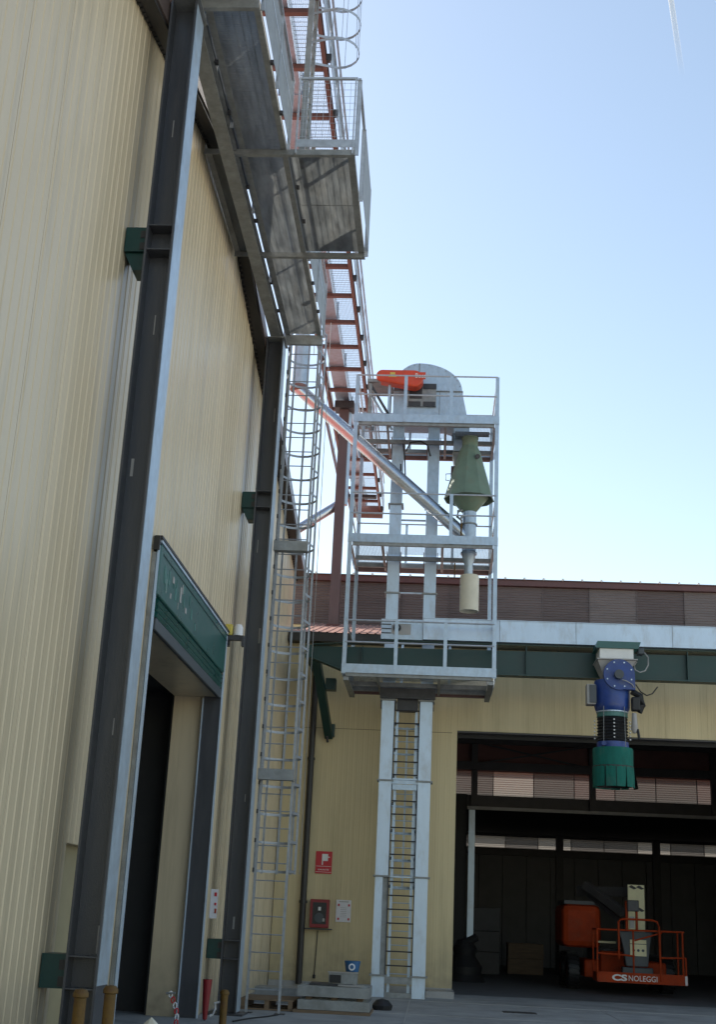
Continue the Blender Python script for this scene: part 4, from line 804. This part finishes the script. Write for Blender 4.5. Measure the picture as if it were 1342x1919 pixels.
# ------------------------------------------------------------------ bollards, cone, chain
def bollard(x, y, h, label):
    t = thing('bollard', label, 'bollard', (x, y, 0), 'rusty yellow posts in front of the columns')
    T('post', RUSTY, t, (x, y, 0), (x, y, h-0.06), 0.055, 14); MB().lathe((x, y), [(0, h), (0.05, h-0.01), (0.07, h-0.04), (0.07, h-0.07), (0.055, h-0.08)], 14).build('cap', RUSTY, t, smooth=True); return t
bollard(-3.05, 11.6, 0.93, 'left rusty yellow post of the pair before the nearest column'); bollard(-2.92, 12.15, 0.94, 'right rusty yellow post of the pair before the nearest column')
bollard(-3.02, 19.7, 0.52, 'rusty yellow post standing before the farther column')
rc_ = thing('red_marker', 'dark red tapered marker standing against the far door rail', 'marker', (-3.46, 20.6, 0))
MB().lathe((-3.44, 20.6), [(0.0, 0.60), (0.075, 0.60), (0.035, 0.02), (0, 0.0)], 10).build('marker_body', DRED, rc_, smooth=True)
chn = thing('barrier_chain', 'red and white plastic chain hanging at the door opening', 'chain', (-3.3, 17.2, 0.3))
for k in range(6):
    a = k/8; x = -3.36+0.16*math.sin(a*2.5); z = 0.56-a*0.5; y = 17.3-a*0.5
    MB().path([(x+0.022*math.cos(t), y+0.0*math.sin(t), z+0.038*math.sin(t)) for t in [2*math.pi*i/8 for i in range(9)]], 0.009, 5).build('link', REDSIGN if k % 2 else PLASTICW, chn)
T('chain_bar', GALVD, chn, (-3.42, 17.3, 0.57), (-3.30, 17.3, 0.58), 0.015, 8)
bg_ = thing('cream_sack', 'crumpled cream sack lying at the door threshold', 'sack', (-3.2, 15.2, 0))
MB().lathe((-3.15, 15.2), [(0, 0.44), (0.05, 0.40), (0.16, 0.3), (0.25, 0.15), (0.28, 0.0)], 7).build('sack_body', CREAMPIPE, bg_)
wc = thing('white_chain_hook', 'short white plastic chain hook tied to the rusty post by the farther column', 'chain', (-3.1, 19.75, 0.2))
MB().path([(-3.08, 19.72, 0.34), (-3.16, 19.72, 0.32), (-3.14, 19.72, 0.24), (-3.18, 19.72, 0.16), (-3.22, 19.72, 0.14)], 0.018, 6).build('hook', PLASTICW, wc, smooth=True)

# ------------------------------------------------------------------ boom lift inside the hall
bl = thing('boom_lift', 'orange boom lift with a railed basket parked in the dark hall', 'boom lift', (5, 36, 0))
B('basket_floor', ORLIFT, bl, 4.32, 6.55, 34.3, 35.15, 0.33, 0.36); B('kick_plate', ORLIFT, bl, 4.32, 6.55, 34.27, 34.295, 0.33, 0.58); B('kick_plate', ORLIFT, bl, 4.32, 6.55, 35.155, 35.18, 0.33, 0.5)
for x in (4.295, 6.555): B('kick_plate', ORLIFT, bl, x, x+0.02, 34.3, 35.15, 0.33, 0.56)
B('white_corner', PAPER, bl, 6.50, 6.56, 34.255, 34.268, 0.34, 0.56)
text_mesh('lettering', 'CS', WHITE, bl, (4.66, 34.262, 0.385), 0.2, 0.002, 0.38, 0.008); text_mesh('lettering', 'NOLEGGI', WHITE, bl, (5.07, 34.262, 0.385), 0.19, 0.002, 0.72)
def lt(name, pts, r=0.024, mat=ORLIFT): return MB().path(pts, r, 7).build(name, mat, bl, smooth=True)
lt('basket_rail', [(4.30, 34.3, 1.60), (6.50, 34.3, 1.62)]); lt('basket_rail', [(4.30, 34.3, 1.02), (5.0, 34.3, 1.0), (5.25, 34.3, 0.98)]); lt('basket_rail', [(5.9, 34.3, 0.97), (6.54, 34.3, 0.99)])
lt('basket_rail', [(4.30, 35.15, 1.60), (6.50, 35.15, 1.62)]); lt('basket_rail', [(4.30, 34.3, 1.60), (4.30, 35.15, 1.6)]); lt('basket_rail', [(6.50, 34.3, 1.62), (6.50, 35.15, 1.62)])
for x, z in ((4.30, 1.60), (5.22, 1.60), (5.90, 1.58), (6.47, 1.62), (6.54, 1.0)): lt('basket_post', [(x, 34.3, 0.36), (x, 34.3, z)])
for x in (4.30, 5.2, 6.50): lt('basket_post', [(x, 35.15, 0.36), (x, 35.15, 1.6)])
lt('gate_arch', [(4.85, 34.28, 0.9), (4.85, 34.28, 1.8), (4.89, 34.28, 1.86), (5.0, 34.28, 1.88), (5.7, 34.28, 1.88), (5.84, 34.28, 1.84), (5.88, 34.28, 1.72), (5.9, 34.28, 0.4)], 0.028)
lt('gate_bar', [(5.25, 34.29, 1.36), (5.95, 34.29, 1.58)], 0.02)
MB().box(5.08, 5.14, 34.6, 34.68, 1.62, 2.3).box(5.34, 5.40, 34.6, 34.68, 1.62, 2.3).box(5.08, 5.40, 34.6, 34.68, 2.301, 2.34).build('control_stand', ORLIFT, bl, bevel=0.012); B('control_head', DARKST, bl, 5.12, 5.42, 34.5, 34.7, 2.08, 2.36, bevel=0.02); B('display', GREYP, bl, 5.18, 5.30, 34.55, 34.6, 1.66, 1.95)
MB().prism([(4.92, 1.58), (5.78, 1.58), (5.72, 1.2), (5.66, 0.72), (5.1, 0.72), (5.02, 1.2)], 'y', 34.75, 35.1).build('control_box', DGREY, bl, bevel=0.02); B('lower_box', DGREY, bl, 5.0, 5.8, 34.8, 35.1, 0.40, 0.70, bevel=0.03)
pb = B('decal_board', PALEY, bl, 5.20, 5.62, 34.72, 34.745, 0.98, 1.38); B('decal_line', DGREY, pb, 5.20, 5.62, 34.712, 34.719, 1.27, 1.285)
for k in range(3): MB().tube((5.29+k*0.12, 34.719, 1.12), (5.29+k*0.12, 34.712, 1.12), 0.035, 10).build('decal_icon', DGREY, pb)
# boom end board with hazard stripes
hb = B('jib_end_board', PALEY, bl, 5.30, 5.74, 35.6, 35.65, 1.5, 2.78)
for z, sx_ in ((2.72, 0), (2.15, 1)):
    for k in range(2): MB().prism([(5.32+k*0.2, z), (5.46+k*0.2, z-0.06), (5.54+k*0.2, z-0.03), (5.40+k*0.2, z+0.05)], 'y', 35.585, 35.598).build('hazard_stripe', BLACK, hb)
MB().bar((4.3, 36.8, 2.75), (5.2, 35.75, 2.05), 0.2, 0.2).build('jib', INNERDARK, bl); MB().bar((4.2, 37.4, 2.6), (5.5, 36.2, 2.6), 0.26, 0.26).build('boom', INNERDARK, bl); MB().bar((4.4, 36.8, 2.5), (5.2, 36.0, 1.8), 0.12, 0.12).build('jib_cylinder', DARKST, bl)
MB().box(3.62, 4.68, 36.4, 38.6, 1.10, 2.22).build('turntable', ORLIFT, bl, bevel=0.16); B('turntable_cap', DARKST, bl, 3.7, 4.6, 36.6, 38.4, 2.225, 2.32); B('side_step', PALEY, bl, 4.5, 5.0, 35.9, 36.1, 1.25, 1.30)
MB().box(4.2, 6.4, 36.3, 38.6, 0.35, 0.8).build('chassis', ORLIFT, bl, bevel=0.05); MB().box(4.6, 5.3, 36.0, 36.25, 0.45, 1.05).build('axle_cover', ORLIFT, bl, bevel=0.04); MB().tube((4.9, 37.4, 0.81), (4.9, 37.4, 1.1), 0.5, 18).build('slew_ring', DARKST, bl)
def wheel(x, y):
    prof = [(0.25, -0.16), (0.40, -0.17), (0.46, -0.13), (0.475, 0), (0.46, 0.13), (0.40, 0.17), (0.25, 0.16)]; n = 28; vs = []; fs = []
    for r, w in prof:
        for k in range(n):
            a = 2*math.pi*k/n; vs.append((x+w, y+r*math.cos(a), 0.475+r*math.sin(a)))
    for i in range(len(prof)-1):
        for k in range(n): fs.append((i*n+k, i*n+(k+1) % n, (i+1)*n+(k+1) % n, (i+1)*n+k))
    w = MB().add(vs, fs).build('wheel', RUBBER, bl, smooth=True); MB().tube((x-0.13, y, 0.475), (x+0.13, y, 0.475), 0.25, 18).build('rim', ORLIFT, w)
    tr_ = MB()
    for k in range(24):
        a = 2*math.pi*k/24; tr_.bar((x-0.15, y+0.478*math.cos(a), 0.475+0.478*math.sin(a)), (x+0.15, y+0.478*math.cos(a+0.1), 0.475+0.478*math.sin(a+0.1)), 0.05, 0.03, (0, math.cos(a), math.sin(a)))
    tr_.build('tread', RUBBER, w)
for x, y in ((3.95, 37.0), (6.5, 37.0), (3.95, 38.9), (6.5, 38.9)): wheel(x, y)

# ------------------------------------------------------------------ contrail
ct = bpy.data.materials.new('contrail_ice'); ct.use_nodes = True; N = ct.node_tree.nodes; L = ct.node_tree.links
b = N['Principled BSDF']; b.inputs['Base Color'].default_value = (0.9, 0.9, 0.9, 1); b.inputs['Roughness'].default_value = 1
tcn = N.new('ShaderNodeTexCoord'); sp = N.new('ShaderNodeSeparateXYZ'); L.new(tcn.outputs['Generated'], sp.inputs[0])
rp = N.new('ShaderNodeValToRGB'); rp.color_ramp.elements[0].position = 0.25; rp.color_ramp.elements[0].color = (0, 0, 0, 1); rp.color_ramp.elements[1].position = 0.95; rp.color_ramp.elements[1].color = (0.55,)*3+(1,)
L.new(sp.outputs['Z'], rp.inputs[0]); L.new(rp.outputs['Color'], b.inputs['Alpha'])
MB().tube((505, 2500, 2240), (545.5, 2500, 1790), 6.5, 12, r2=7.0, cap=False).build('contrail', ct, None, smooth=True)
tag(bpy.data.objects['contrail'], 'thin white contrail crossing the blue sky at the upper right', 'contrail')
